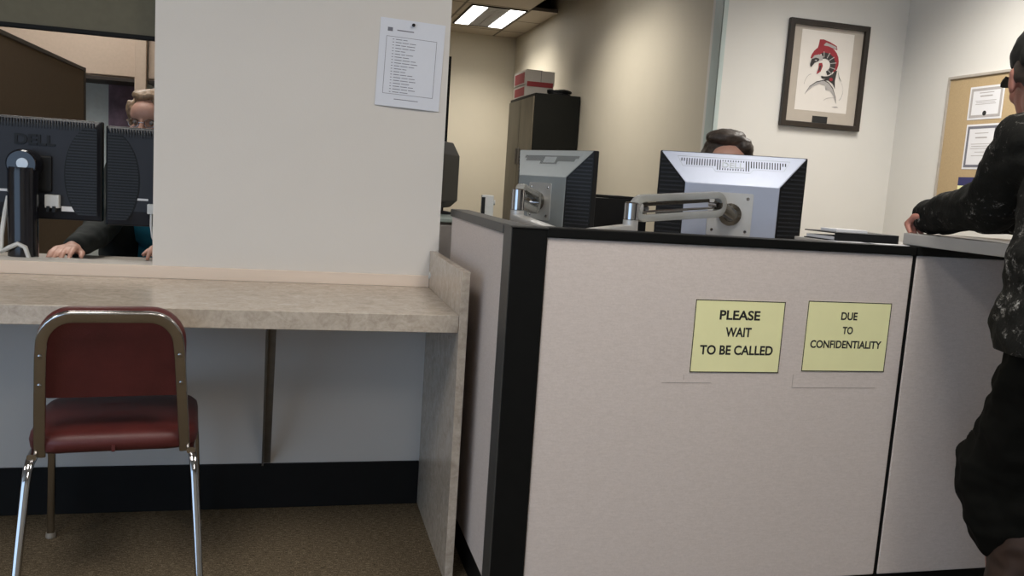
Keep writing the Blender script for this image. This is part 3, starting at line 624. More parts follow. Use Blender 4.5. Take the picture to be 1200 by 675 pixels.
# ------------------------------------------------------------------ framed print
def framed_print():
    x, z = 2.938, 1.856; w, h = .524, .606
    t = thing('framed_print', 'framed print of a curved red and black fish on the off white wall', 'picture', (x, 4.463, z), 0)
    F = frame((0, 0, 0), (1, 0, .0), (0, -1, 0)); q = lambda a, b: [(-a/2, -b/2), (a/2, -b/2), (a/2, b/2), (-a/2, b/2)]
    MB().ring(q(w, h), q(w-.062, h-.062), .028, F).build('frame', 'frame_wood', t, bev=.004)
    MB().prism(q(w-.058, h-.058), .008, F).build('mat_board', 'mat_board', t)
    sw, sh_ = .344, .455; c = (-.002, .022)
    MB().prism([(a+c[0], b+c[1]) for a, b in q(sw, sh_)], .001, F @ Matrix.Translation((0, 0, .008))).build('print_sheet', 'art_paper', t)
    # picture units: crop of the sheet, u 0..1 left-right, v 0..1 top-bottom
    def pt(u, v): return (c[0]+(u-.5)*sw, c[1]+(.5-v)*sh_)
    def shape(name, P, m, lv): MB().prism([pt(*p) for p in P], .0005, F @ Matrix.Translation((0, 0, .009+lv*.0005))).build(name, m, t)
    def arc(cx, cy, rx, ry, a0, a1, n=14): return [(cx+rx*math.cos(R(a0+(a1-a0)*i/n)), cy-ry*math.sin(R(a0+(a1-a0)*i/n))) for i in range(n+1)]
    # dorsal fin, red back, banded body, head, tail, floating threads
    shape('red_shape', [(.335, .165), (.345, .105), (.42, .10), (.55, .125), (.68, .165), (.70, .215), (.60, .20), (.50, .185), (.40, .19), (.32, .215)], 'art_red', 0)
    shape('grey_shape', [(.47, .135), (.56, .15), (.67, .175), (.685, .205), (.58, .19), (.46, .18), (.43, .17)], 'art_grey', 1)
    shape('red_shape', arc(.475, .375, .275, .20, 172, -38) + arc(.49, .40, .19, .135, -35, 165), 'art_red', 2)
    shape('dark_shape', arc(.475, .405, .215, .145, 112, -68) + arc(.48, .415, .11, .08, -68, 112), 'art_black', 3)
    for a in (96, 68, 40, 12, -18, -46): shape('grey_line', [(.47+.115*math.cos(R(a-3)), .408-.085*math.sin(R(a-3))), (.47+.115*math.cos(R(a+3)), .408-.085*math.sin(R(a+3))), (.47+.24*math.cos(R(a+2)), .405-.157*math.sin(R(a+2))), (.47+.24*math.cos(R(a-2)), .405-.157*math.sin(R(a-2)))], 'art_grey', 4)
    shape('grey_shape', [(.22, .36), (.27, .31), (.36, .29), (.44, .31), (.43, .36), (.36, .37), (.28, .39)], 'art_grey', 4)
    shape('dark_shape', [(.205, .42), (.225, .36), (.30, .335), (.37, .345), (.36, .375), (.29, .40), (.235, .455), (.215, .45)], 'art_black', 5)
    shape('grey_shape', [(.28, .372), (.30, .36), (.33, .362), (.315, .38)], 'art_grey', 6)
    shape('red_shape', [(.37, .40), (.43, .39), (.45, .43), (.42, .50), (.345, .54), (.37, .46)], 'art_red', 5)
    shape('dark_shape', [(.385, .43), (.42, .425), (.41, .48), (.375, .50)], 'art_black', 6)
    shape('dark_shape', arc(.50, .51, .15, .075, -20, -110, 8) + arc(.49, .50, .155, .055, -110, -20, 8), 'art_black', 5)
    shape('dark_shape', [(.62, .545), (.70, .47), (.735, .47), (.715, .60), (.73, .70), (.68, .64), (.58, .60), (.47, .615), (.545, .575)], 'art_black', 3)
    shape('red_shape', arc(.635, .585, .035, .022, 0, 330, 12), 'art_red', 4)
    shape('grey_shape', [(.16, .80), (.24, .70), (.36, .635), (.50, .605), (.60, .635), (.69, .70), (.75, .80), (.78, .88), (.71, .78), (.64, .725), (.55, .72), (.54, .665), (.42, .655), (.30, .695)], 'art_grey', 4)
    shape('dark_line', [(.155, .805), (.24, .695), (.36, .628), (.50, .598), (.60, .628), (.69, .69), (.76, .80), (.785, .885), (.75, .80), (.685, .70), (.60, .638), (.50, .609), (.36, .639), (.24, .705)], 'art_black', 5)
    shape('dark_line', [(.745, .46), (.79, .55), (.84, .60), (.785, .56)], 'art_black', 5)
    for P in (arc(.26, .70, .13, .16, 170, 95, 10), arc(.80, .72, .09, .12, 60, -70, 10), arc(.72, .86, .18, .05, 170, 80, 10)):
        shape('thin_line', P + [(a+.004, b+.005) for a, b in reversed(P)], 'art_grey', 2)
    shape('signature', [(.70, .925), (.80, .915), (.84, .93), (.76, .935)], 'art_grey', 2)
    MB().box((-.05, -.0095, -.272), (.05, -.008, -.232)).build('name_plate', 'ink', t)
framed_print()

# ------------------------------------------------------------------ cork board with certificates on the right wall
def cork_board():
    X = 3.465; t = thing('cork_board', 'tan cork board with a pale frame on the right wall', 'notice board', (X, 3.45, 1.515))
    F = frame((-.0, 0, 0), (0, -1, 0), (-1, 0, 0)); q = lambda a, b: [(-a/2, -b/2), (a/2, -b/2), (a/2, b/2), (-a/2, b/2)]
    MB().prism(q(1.19, .66), .010, F).build('cork_sheet', 'cork', t)
    MB().ring(q(1.21, .68), q(1.18, .65), .018, F).build('frame', 'cork_frame', t, bev=.003)
    def cert(label, y0, y1, z0, z1, skew, seal):
        c = thing('certificate', label, 'certificate', (X-.0105, (y0+y1)/2, (z0+z1)/2)); w, h = y0-y1, z1-z0
        Fc = frame((0, 0, 0), (0, -1, skew), (-1, 0, 0))
        MB().prism(q(w, h), .001, Fc).build('sheet', 'paper', c)
        MB().ring(q(w-.02, h-.02), q(w-.048, h-.048), .0004, Fc @ Matrix.Translation((0, 0, .001))).build('border', 'grey_ink' if not seal else 'art_grey', c)
        B = MB()
        for k, (yy, ww, th) in enumerate(((.30, .42, .004), (.20, .36, .007), (.06, .6, .003), (.01, .55, .003), (-.04, .6, .003), (-.12, .3, .003), (-.2, .5, .003))):
            if seal and yy < -.05: continue
            B.prism([(-w*ww/2, yy*h-th/2), (w*ww/2, yy*h-th/2), (w*ww/2, yy*h+th/2), (-w*ww/2, yy*h+th/2)], .0004, Fc @ Matrix.Translation((0, 0, .001)))
        B.build('printed_line', 'art_grey', c)
        if seal: MB().lathe([(0, 0), (.013, 0), (.013, .0006), (0, .0006)], 20, Fc @ Matrix.Translation((.0, -.055, .001))).build('seal', 'ink', c)
    cert('white certificate with a grey border and round black seal on the cork board', 3.885, 3.655, 1.612, 1.785, .0, True)
    cert('white certificate with a dark border, lower of the two on the cork board', 3.878, 3.66, 1.352, 1.588, 0, False)
    f = thing('flyer', 'yellow flyer with a navy heading low on the cork board', 'flyer', (X-.0105, 3.79, 1.22))
    MB().prism(q(.20, .18), .001, F).build('sheet', 'yellow', f); MB().prism([(-.10, .045), (.10, .045), (.10, .09), (-.10, .09)], .0005, F @ Matrix.Translation((0, 0, .001))).build('heading', 'navy', f)
cork_board()

# ------------------------------------------------------------------ the office behind the service opening
sd = thing('window_shade', 'olive grey shade hanging in the top of the service opening', 'shade', (-1.37, 2.88, 1.486))
MB().box((-.93, -.006, .012), (.932, .006, .62)).build('shade_cloth', 'olive', sd)
MB().box((-.93, -.010, 0), (.932, .010, .014)).build('bottom_bar', 'black_post', sd, bev=.003)
MB().lathe([(.03, -.93), (.03, .932)], 20, frame((0, 0, .628), (0, 1, 0), (1, 0, 0))).build('roller', 'olive', sd, smooth=True)
desk('grey desk behind the service opening', -2.1, .30, 2.94, 3.40, .755)
bp_ = thing('partition_panel', 'tall brown fabric partition seen through the service opening', 'partition', (-1.215, 4.4, 0))
MB().box((-.03, -.90, .08), (.015, .905, 1.585)).build('fabric_panel', 'brown_fabric', bp_, bev=.004)
MB().box((-.034, -.905, 1.585), (.019, .91, 1.605)).build('cap_rail', 'dark_trim', bp_, bev=.003); MB().box((-.034, .905, 0), (.019, .935, 1.605)).build('end_post', 'dark_trim', bp_)
MB().box((-.025, -.90, 0), (.010, .905, .08)).build('base_rail', 'dark_trim', bp_)
far = thing('partition_panel', 'tall pale office partition at the back of the service office', 'partition', (-1.3, 6.02, 0))
MB().box((-2.0, 0, .08), (1.25, .05, 2.35)).build('fabric_panel', 'white_board', far); MB().box((-2.0, 0, 0), (1.25, .05, .08)).build('base_rail', 'dark_trim', far); MB().box((-2.0, -.005, 2.35), (1.25, .055, 2.38)).build('cap_rail', 'dark_trim', far)
for lab, x0, x1 in (('beige overhead cabinet above the brown partition', -2.3, -.995), ('beige overhead cabinet right of the pale post behind the clerk', -.925, -.05)):
    c = thing('overhead_cabinet', lab, 'cabinet', ((x0+x1)/2, 5.82, 1.575)); hw = (x1-x0)/2
    MB().box((-hw, -.14, .02), (hw, .20, .46)).build('body', 'bin_beige', c); MB().box((-hw+.002, -.155, .03), (hw-.002, -.14, .455)).build('flip_door', 'bin_beige', c, bev=.004)
    MB().box((-hw, -.155, 0), (hw, .20, .02)).build('shelf_base', 'dark_trim', c)
tag(MB().box((-.992, 5.62, 0), (-.928, 5.66, 2.10)).build('office_post', 'bin_beige', bev=.003), 'pale beige upright post between the overhead cabinets', 'post')
ps = thing('poster', 'dark mauve poster below the overhead cabinet behind the clerk', 'poster', (-1.115, 6.017, 1.43))
Fp = frame((0, 0, 0), (1, 0, 0), (0, -1, 0))
MB().prism([(-.10, -.20), (.075, -.20), (.075, .145), (-.10, .145)], .002, Fp).build('sheet', 'purple', ps); MB().prism([(.075, -.20), (.115, -.20), (.115, .145), (.075, .145)], .003, Fp).build('dark_edge', 'dark_trim', ps)

def black_monitor(label, x, y, ztop, w, h, rzz, stand, logo):
    t = thing('computer_monitor', label, 'monitor', (x, y, .755), rzz, 'black monitors in the service opening'); z1 = ztop-.755; z0 = z1-h
    MB().box((-w/2, 0, z0), (w/2, .03, z1)).build('bezel', 'black_plastic', t, bev=.005)
    MB().box((-w/2+.014, .03, z0+.018), (w/2-.014, .0315, z1-.014)).build('screen', 'screen', t)
    MB().hull([(-w/2+.004, 0, z1-.002), (w/2-.004, 0, z1-.002), (w/2-.004, 0, z0+.004), (-w/2+.004, 0, z0+.004), (-w/2+.02, -.022, z1-.024), (w/2-.02, -.022, z1-.024), (w/2-.02, -.022, z0+.05), (-w/2+.02, -.022, z0+.05)]).build('back_cover', 'black_back', t, bev=.003)
    for s in (-1, 1):
        P = []
        for k in range(25):
            z = z0+.02+k*(h-.045)/24; u = (z-(z0+h*.46))/(h*.5); P.append((s*(w/2-.012-.096*max(0, 1-u*u)**.5), z))
        P = [(s*(w/2-.010), z0+h-.025), (s*(w/2-.010), z0+.02)] + P
        MB().prism([(x_, z_) for x_, z_ in P], .003, frame((0, -.0215, 0), (1, 0, 0), (0, -1, 0))).build('crescent', 'black_plastic', t)
    # ribbed crescents at the two ends and a ribbed strip along the top
    for s in (-1, 1):
        rb = MB()
        for k in range(30):
            z = z0+.02+k*(h-.05)/29; u = (z-(z0+h*.46))/(h*.5); d = .092*max(0, 1-u*u)**.5
            if d > .012: rb.box((s*(w/2-.012)-(d if s > 0 else 0), -.026, z), (s*(w/2-.012)+(d if s < 0 else 0), -.018, z+.0045))
        rb.build('end_vent', 'black_rib', t)
    st = MB(); n = int(w/.009)
    for k in range(n): xx = -w/2+.022+k*(w-.044)/(n-1); st.box((xx-.0018, -.0245, z1-.034), (xx+.0018, -.012, z1-.008))
    st.build('top_vent', 'black_rib', t)
    xs = stand; zs = z1-.15
    MB().box((xs-.050, -.034, zs-.085), (xs+.068, -.022, zs+.03)).build('mount_plate', 'black_plastic', t, bev=.006)
    sp = MB().lathe([(.043, 0), (.043, zs-.03), (.040, zs-.01)], 32, Matrix.Translation((xs, -.085, 0))).build('stand_column', 'black_gloss', t, smooth=True)
    MB().lathe([(.046, 0), (.046, .06), (.040, .068), (0, .068)], 32, frame((xs, -.036, zs+.0), (1, 0, 0), (0, -1, 0))).build('stand_head', 'black_gloss', t, smooth=True)
    MB().hull([(xs+a, b_, z) for a in (-.040, .040) for b_ in (-.10, -.04) for z in (zs-.05, zs+.01)]).build('stand_neck', 'black_gloss', t, bev=.008)
    MB().lathe([(0, 0), (.017, 0), (.0165, .003), (0, .003)], 28, frame((xs+.004, -.104, zs+.002), (1, 0, 0), (0, -1, 0))).build('badge', 'arm_silver', t, smooth=True)
    bs_ = MB().box((xs-.12, -.17, 0), (xs+.12, .07, .018)).build('stand_base', 'black_plastic', t, bev=.006)
    if logo: text_mesh('lettering', 'DELL', .034, frame((xs+.018, -.0222, z1-.072), (1, 0, 0), (0, -1, 0)), 'black_plastic', t, width=.118, bold=.03, depth=.003)
    px = xs+(.095 if logo else .0)
    return t, px, z0, z1
t, px, z0, z1 = black_monitor('black monitor on a thick round stand, left in the service opening', -.885, 3.03, 1.233, .51, .325, R(0), .045, True)
xs = .045
a = MB().box((xs+.050, -.046, z0+.040), (xs+.092, -.022, z0+.082)).build('port_cover', 'white_plastic', t, bev=.003)
MB().box((xs+.058, -.056, z0+.028), (xs+.066, -.030, z0+.046)).box((xs+.075, -.056, z0+.028), (xs+.083, -.030, z0+.046)).build('plug', 'black_plastic', t)
MB().box((xs+.094, -.0235, z0+.030), (xs+.142, -.0215, z0+.046)).build('sticker', 'paper', t)
MB().box((xs-.16, -.0235, z0+.085), (xs-.055, -.0215, z0+.093)).build('label_strip', 'paper', t)
MB().tube([(xs-.052, -.05, z0+.07), (xs-.056, -.07, z0+.02), (xs-.060, -.09, z0-.05), (xs-.056, -.11, z0-.10), (xs-.03, -.133, z0-.085), (xs-.0, -.140, z0-.070), (xs+.02, -.138, z0-.08), (xs+.028, -.13, z0-.115), (xs+.01, -.132, z0-.14)], .007, 8).build('cable', 'white_plastic', t, smooth=True)
t, px, z0, z1 = black_monitor('black monitor half hidden behind the white pier in the service opening', -.372, 3.04, 1.223, .50, .325, R(0), .0, False)
MB().box((-.165, -.0235, z0+.087), (-.115, -.0215, z0+.094)).build('label_strip', 'paper', t)
v = MB().box((-.115, -.045, z0+.045), (-.090, -.018, z0+.078)); v.build('plug', 'white_plastic', t, bev=.003)
MB().tube([(-.103, -.036, z0+.05), (-.103, -.04, z0+.01), (-.098, -.042, z0-.03), (-.08, -.03, z0-.07), (-.05, -.01, z0-.10)], .004, 8).build('cable', 'white_plastic', t, smooth=True)

# ------------------------------------------------------------------ people
def sphere_pts(c, r, sub=2):
    bm = bmesh.new(); bmesh.ops.create_icosphere(bm, subdivisions=sub, radius=1)
    out = [V3((c[0]+v.co.x*r, c[1]+v.co.y*r, c[2]+v.co.z*r)) for v in bm.verts]; bm.free(); return out
def blob(name, parts, m, parent, voxel=.006, smooth=6, wrinkle=None, clip=None):
    """one continuous surface grown from tapered limbs ('c',p,r,q,r2) and ellipsoids ('e',centre,radii,matrix)"""
    mb = MB()
    for p in parts:
        if p[0] == 'c': mb.hull(sphere_pts(p[1], p[2]) + sphere_pts(p[3], p[4]))
        else:
            Mx = p[3] if len(p) > 3 and p[3] is not None else Matrix.Identity(3)
            mb.hull([V3(p[1]) + Mx @ V3((v.x*p[2][0], v.y*p[2][1], v.z*p[2][2])) for v in sphere_pts((0, 0, 0), 1, 3)])
    bmesh.ops.recalc_face_normals(mb.bm, faces=mb.bm.faces)
    me = bpy.data.meshes.new(name); mb.bm.to_mesh(me); mb.bm.free()
    o = bpy.data.objects.new(name, me); C.objects.link(o)
    md = o.modifiers.new('r', 'REMESH'); md.mode = 'VOXEL'; md.voxel_size = voxel; md.use_smooth_shade = True
    sm = o.modifiers.new('s', 'SMOOTH'); sm.iterations = smooth; sm.factor = .5
    dg = bpy.context.evaluated_depsgraph_get(); dg.update()
    me2 = bpy.data.meshes.new_from_object(o.evaluated_get(dg)); bpy.data.objects.remove(o); bpy.data.meshes.remove(me)
    me2.name = name
    if wrinkle:
        amp, sc_ = wrinkle
        for v in me2.vertices:
            n = noise.noise(V3((v.co.x*sc_, v.co.y*sc_, v.co.z*sc_*1.6))) + .5*noise.noise(V3((v.co.x*sc_*2.3+5, v.co.y*sc_*2.3, v.co.z*sc_*3)))
            v.co += v.normal*(amp*n)
    if clip: 
        bm = bmesh.new(); bm.from_mesh(me2)
        for co, no in clip: bmesh.ops.bisect_plane(bm, geom=bm.verts[:]+bm.edges[:]+bm.faces[:], plane_co=co, plane_no=no, clear_outer=True)
        bm.to_mesh(me2); bm.free()
    for pl in me2.polygons: pl.use_smooth = True
    me2.materials.clear()
    return link(name, me2, m, parent)
def basis(o, fwd, up=(0, 0, 1)):
    y = V3(fwd).normalized(); z = V3(up); z = (z-y*z.dot(y)).normalized(); x = y.cross(z)
    m = Matrix((x, y, z)).transposed().to_4x4(); m.translation = o; return m
def head_parts(B):
    q = B.to_3x3(); P = lambda x, y, z: B @ V3((x, y, z))
    E = lambda c, r: ('e', P(*c), r, q)
    L = [E((0, -.012, .030), (.074, .094, .088)), E((0, .025, -.035), (.058, .066, .075)), E((0, .058, -.088), (.026, .026, .022)), E((0, .05, .035), (.06, .045, .05)),
         ('c', P(0, .088, .012), .008, P(0, .106, -.026), .0125), E((0, .092, -.030), (.018, .012, .010)), E((0, .083, -.056), (.024, .012, .006)), E((0, .081, -.066), (.022, .012, .007)),
         ('c', P(-.042, .075, .026), .010, P(.042, .075, .026), .010)]
    for s in (-1, 1):
        L += [E((s*.077, -.012, -.006), (.009, .019, .032)), E((s*.078, -.018, .010), (.010, .016, .016)), E((s*.042, .058, -.028), (.022, .025, .022))]
    return L
def eyes(B, parent):
    for s in (-1, 1):
        MB().lathe([(0, -.010), (.006, -.0085), (.0105, 0), (.006, .0085), (0, .010)], 16, B @ Matrix.Translation((s*.031, .078, .004)) @ Matrix.Rotation(R(90), 4, 'X')).build('eye', 'eye', parent, smooth=True)
def hand_parts(B, side, curl=25, spread=1):
    """wrist at origin, fingers towards +y, palm facing -z, thumb on the x*side side"""
    P = lambda x, y, z: B @ V3((x, y, z)); L = []
    for k, (x, ln) in enumerate(((.030, .074), (.010, .082), (-.010, .076), (-.028, .060))):
        x *= side; L.append(('c', P(x*.55, .012, 0), .014, P(x, .085, .004), .0115))
        a = R(curl*.5); b_ = R(curl*1.6); y1 = .088+ln*.5*math.cos(a); z1 = .004-ln*.5*math.sin(a); xx = x*1.15*spread
        L += [('c', P(x, .085, .004), .0098, P(xx, y1, z1), .0088), ('c', P(xx, y1, z1), .0088, P(xx*1.05, y1+ln*.5*math.cos(b_), z1-ln*.5*math.sin(b_)), .0072)]
    L += [('c', P(side*.018, .02, -.004), .015, P(side*.046, .052, -.012), .0115), ('c', P(side*.046, .052, -.012), .0108, P(side*.056, .092, -.018), .0085), ('c', P(0, -.04, 0), .024, P(0, .015, 0), .024)]
    return L
def mid(a, b, k=.5): return V3(a)*(1-k)+V3(b)*k

def office_chair(label, x, y, rzz):
    t = thing('office_chair', label, 'chair', (x, y, 0), rzz)   # faces local +y
    MB().prism(rrect(.46, .44, .08), .06, Matrix.Translation((0, 0, .345))).build('seat', 'chair_cloth', t, bev=.015)
    MB().prism(rrect(.42, .42, .09), .05, frame((0, -.23, .74), (1, 0, 0), (0, -1, .12))).build('backrest', 'chair_cloth', t, bev=.015)
    MB().sweep([(0, -.05, .34), (0, -.24, .36), (0, -.285, .60)], oval(.05, .012), normal=(0, -.7, .3)).build('back_strut', 'black_plastic', t, smooth=True)
    MB().lathe([(.03, .08), (.03, .25), (.02, .25), (.02, .345)], 20).build('column', 'steel_dark', t, smooth=True)
    for k in range(5):
        a = R(72*k+18); d = V3((math.cos(a), math.sin(a), 0))
        lg = MB().sweep([V3((0, 0, .10)), d*.27+V3((0, 0, .065))], oval(.045, .028), normal=(0, 0, 1)).build('leg', 'black_plastic', t, smooth=True)
        MB().lathe([(.026, -.018), (.028, 0), (.026, .018)], 18, frame(d*.265+V3((0, 0, .029)), d, V3((-d.y, d.x, 0)))).build('caster', 'black_plastic', lg, smooth=True)

# --- clerk at the window (left)
def clerk_left():
    t = thing('person', 'person in a teal top and dark cardigan seated behind the service opening', 'person', (-.52, 3.78, 0))
    o = V3(t.location); ch_ = []
    B = basis((-.575, 3.63, 1.266), (-.25, -1, -.12), (0, 0, 1))
    neck = V3((-.545, 3.70, 1.09)); shR, shL = V3((-.69, 3.70, 1.02)), V3((-.36, 3.70, 1.02)); elR, elL = V3((-.735, 3.46, .835)), V3((-.315, 3.53, .83)); wrR, wrL = V3((-.765, 3.235, .800)), V3((-.492, 3.375, .800))
    hips = V3((-.52, 3.80, .52)); kn = [V3((-.63, 3.40, .49)), V3((-.41, 3.40, .49))]; an = [V3((-.63, 3.45, .08)), V3((-.41, 3.45, .08))]
    Hr = basis(wrR, (-.10, -1, -.06)); Hl = basis(wrL, (.05, -1, -.05))
    body = head_parts(B) + [('c', neck, .052, B @ V3((0, -.02, -.05)), .055), ('c', neck, .06, neck+V3((0, .02, -.08)), .09)]
    for a, b_, c in ((shR, elR, wrR), (shL, elL, wrL)): body += [('c', a, .05, b_, .04), ('c', b_, .038, c, .026)]
    body += [('c', shR, .06, shL, .06), ('e', (-.525, 3.72, .95), (.15, .10, .17)), ('e', hips+V3((0, 0, .12)), (.15, .11, .20)), ('c', hips+V3((-.08, 0, -.02)), .09, kn[0], .06), ('c', hips+V3((.08, 0, -.02)), .09, kn[1], .06)]
    for k_, a_ in zip(kn, an): body += [('c', k_, .058, a_, .038), ('c', a_+V3((0, .02, -.035)), .035, a_+V3((0, -.14, -.05)), .026)]
    body += hand_parts(Hr, -1, 22) + hand_parts(Hl, 1, 22)
    def B_(n, parts, m, **k): 
        x = blob(n, parts, m, t, **k); x.matrix_parent_inverse = Matrix.Translation(-o); return x
    B_('body', body, 'skin', voxel=.005, smooth=4)
    shirt = [('c', shR+V3((.03, 0, 0)), .068, shL-V3((.03, 0, 0)), .068), ('e', (-.525, 3.71, .93), (.165, .125, .20)), ('e', hips+V3((0, -.01, .14)), (.175, .135, .24))]
    B_('shirt', shirt, 'teal', voxel=.008, wrinkle=(.006, 9))
    card = []
    for a, b_, c in ((shR, elR, wrR), (shL, elL, wrL)): card += [('c', a, .078, b_, .062), ('c', b_, .062, mid(b_, c, .93), .042)]
    for s, x in ((-1, -.705), (1, -.365)): card += [('e', (x, 3.715, .90), (.075, .145, .27)), ('e', (x, 3.745, .70), (.08, .155, .24))]
    card += [('e', (-.525, 3.80, .86), (.16, .08, .32))]
    B_('cardigan', card, 'dark_knit', voxel=.008, wrinkle=(.008, 10))
    tr_ = [('e', hips, (.17, .14, .12))]
    for k_, a_, s in zip(kn, an, (-1, 1)): tr_ += [('c', hips+V3((s*.08, 0, -.02)), .105, k_, .078), ('c', k_, .078, a_+V3((0, 0, .03)), .058)]
    B_('trousers', tr_, 'trouser', voxel=.01, wrinkle=(.005, 9))
    for a_ in an: B_('shoe', [('c', a_+V3((0, .025, -.045)), .036, a_+V3((0, -.15, -.052)), .029), ('c', a_, .042, a_+V3((0, .02, -.04)), .04)], 'black_plastic', voxel=.008)
    q = B.to_3x3(); P = lambda x, y, z: B @ V3((x, y, z))
    hair = [('e', P(0, -.028, .044), (.086, .096, .086), q), ('e', P(.0, .030, .104), (.062, .04, .022), q), ('e', P(-.052, .035, .085), (.028, .035, .03), q)]
    for s in (-1, 1): hair += [('e', P(s*.076, -.03, -.005), (.018, .055, .075), q), ('e', P(s*.072, .022, .045), (.015, .025, .04), q)]
    hair += [('e', P(0, -.075, -.03), (.07, .04, .085), q)]
    hb = B_('hair', hair, 'hair_blonde', voxel=.004, smooth=8, wrinkle=(.005, 34))
    g = MB()
    for s in (-1, 1): g.sweep([P(s*.031+.021*math.cos(R(i*30)), .098-.004*abs(math.cos(R(i*30))), .002+.016*math.sin(R(i*30))) for i in range(12)], oval(.003, .003, 6), normal=q @ V3((0, 1, 0)), closed=True); g.sweep([P(s*.052, .094, .006), P(s*.078, .05, .008), P(s*.080, -.005, .008)], oval(.003, .003, 6), normal=(0, 0, 1))
    g.sweep([P(-.010, .1, .004), P(.010, .1, .004)], oval(.003, .003, 6), normal=(0, 0, 1))
    gl = g.build('glasses', 'chrome', t, smooth=True); gl.matrix_parent_inverse = Matrix.Translation(-o)
    n0 = len(C.objects); before = set(C.objects); eyes(B, t)
    for x in set(C.objects)-before: x.matrix_parent_inverse = Matrix.Translation(-o)
office_chair('charcoal office chair under the person behind the service opening', -.52, 3.80, R(180))
clerk_left()

# --- clerk behind the silver monitor
def clerk_mid():
    c = V3((1.555, 2.93, 0)); t = thing('person', 'seated person with short dark greying hair behind the silver monitor', 'person', (c.x+.03, c.y+.08, 0)); o = V3(t.location)
    f = V3((-.386, -.92, 0)); r = V3((.92, -.386, 0)) * -1     # facing, and the person's right
    W = lambda a, b_, z: c + r*a + f*b_ + V3((0, 0, z))
    B = basis(W(0, 0, 1.240), f+V3((0, 0, -.12)), (0, 0, 1))
    neck = W(0, -.05, 1.12); sh_ = [W(.17, -.05, 1.04), W(-.17, -.05, 1.04)]; el = [W(.21, .12, .80), W(-.21, .12, .80)]; wr = [W(.10, .33, .775), W(-.10, .33, .775)]
    hips = W(0, -.10, .52); kn = [W(.11, .30, .50), W(-.11, .30, .50)]; an = [W(.11, .24, .08), W(-.11, .24, .08)]
    body = head_parts(B) + [('c', neck, .052, B @ V3((0, -.02, -.05)), .055), ('c', neck, .06, neck-V3((0, 0, .08)), .09), ('c', sh_[0], .06, sh_[1], .06), ('e', W(0, -.07, .92), (.14, .10, .19)), ('e', hips+V3((0, 0, .12)), (.14, .11, .2))]
    for i, s in enumerate((-1, 1)):
        body += [('c', sh_[i], .05, el[i], .04), ('c', el[i], .038, wr[i], .026), ('c', hips+r*(-s*.08), .09, kn[i], .06), ('c', kn[i], .058, an[i], .038), ('c', an[i]-f*.02-V3((0, 0, .035)), .035, an[i]+f*.14-V3((0, 0, .05)), .026)]
        body += hand_parts(basis(wr[i], f-r*(-s*.15)+V3((0, 0, -.08))), s, 25)
    def B_(n, parts, m, **k):
        x = blob(n, parts, m, t, **k); x.matrix_parent_inverse = Matrix.Translation(-o); return x
    B_('body', body, 'skin', voxel=.006, smooth=4)
    sw = [('c', sh_[0]-r*.02, .072, sh_[1]+r*.02, .072), ('e', W(0, -.07, .92), (.165, .13, .21)), ('e', hips+V3((0, 0, .14)), (.17, .14, .25))]
    for i in (0, 1): sw += [('c', sh_[i], .076, el[i], .058), ('c', el[i], .056, mid(el[i], wr[i], .9), .040)]
    B_('sweater', sw, 'dark_knit', voxel=.009, wrinkle=(.006, 9))
    tr_ = [('e', hips, (.17, .14, .12))]
    for i, s in enumerate((-1, 1)): tr_ += [('c', hips+r*(-s*.08), .1, kn[i], .075), ('c', kn[i], .075, an[i]+V3((0, 0, .03)), .056)]
    B_('trousers', tr_, 'trouser', voxel=.01)
    for i in (0, 1): B_('shoe', [('c', an[i]-f*.025-V3((0, 0, .045)), .036, an[i]+f*.15-V3((0, 0, .052)), .029), ('c', an[i], .042, an[i]-V3((0, 0, .04)), .04)], 'black_plastic', voxel=.008)
    q = B.to_3x3(); P = lambda x, y, z: B @ V3((x, y, z))
    hair = [('e', P(0, -.025, .050), (.088, .098, .085), q), ('e', P(.010, .050, .104), (.070, .036, .022), q), ('e', P(-.055, .045, .080), (.030, .035, .028), q), ('e', P(.01, .02, .115), (.07, .07, .022), q), ('e', P(.05, .0, .105), (.035, .06, .025), q)]
    for s in (-1, 1): hair += [('e', P(s*.082, -.025, .012), (.017, .05, .05), q)]
    hair += [('e', P(-.076, .03, .058), (.016, .03, .035), q)]
    B_('hair', hair, 'hair_brown', voxel=.004, smooth=8, wrinkle=(.0035, 30))
    before = set(C.objects); eyes(B, t)
    for x in set(C.objects)-before: x.matrix_parent_inverse = Matrix.Translation(-o)
office_chair('charcoal office chair under the person behind the silver monitor', 1.565, 3.02, R(180-22.7))
clerk_mid()

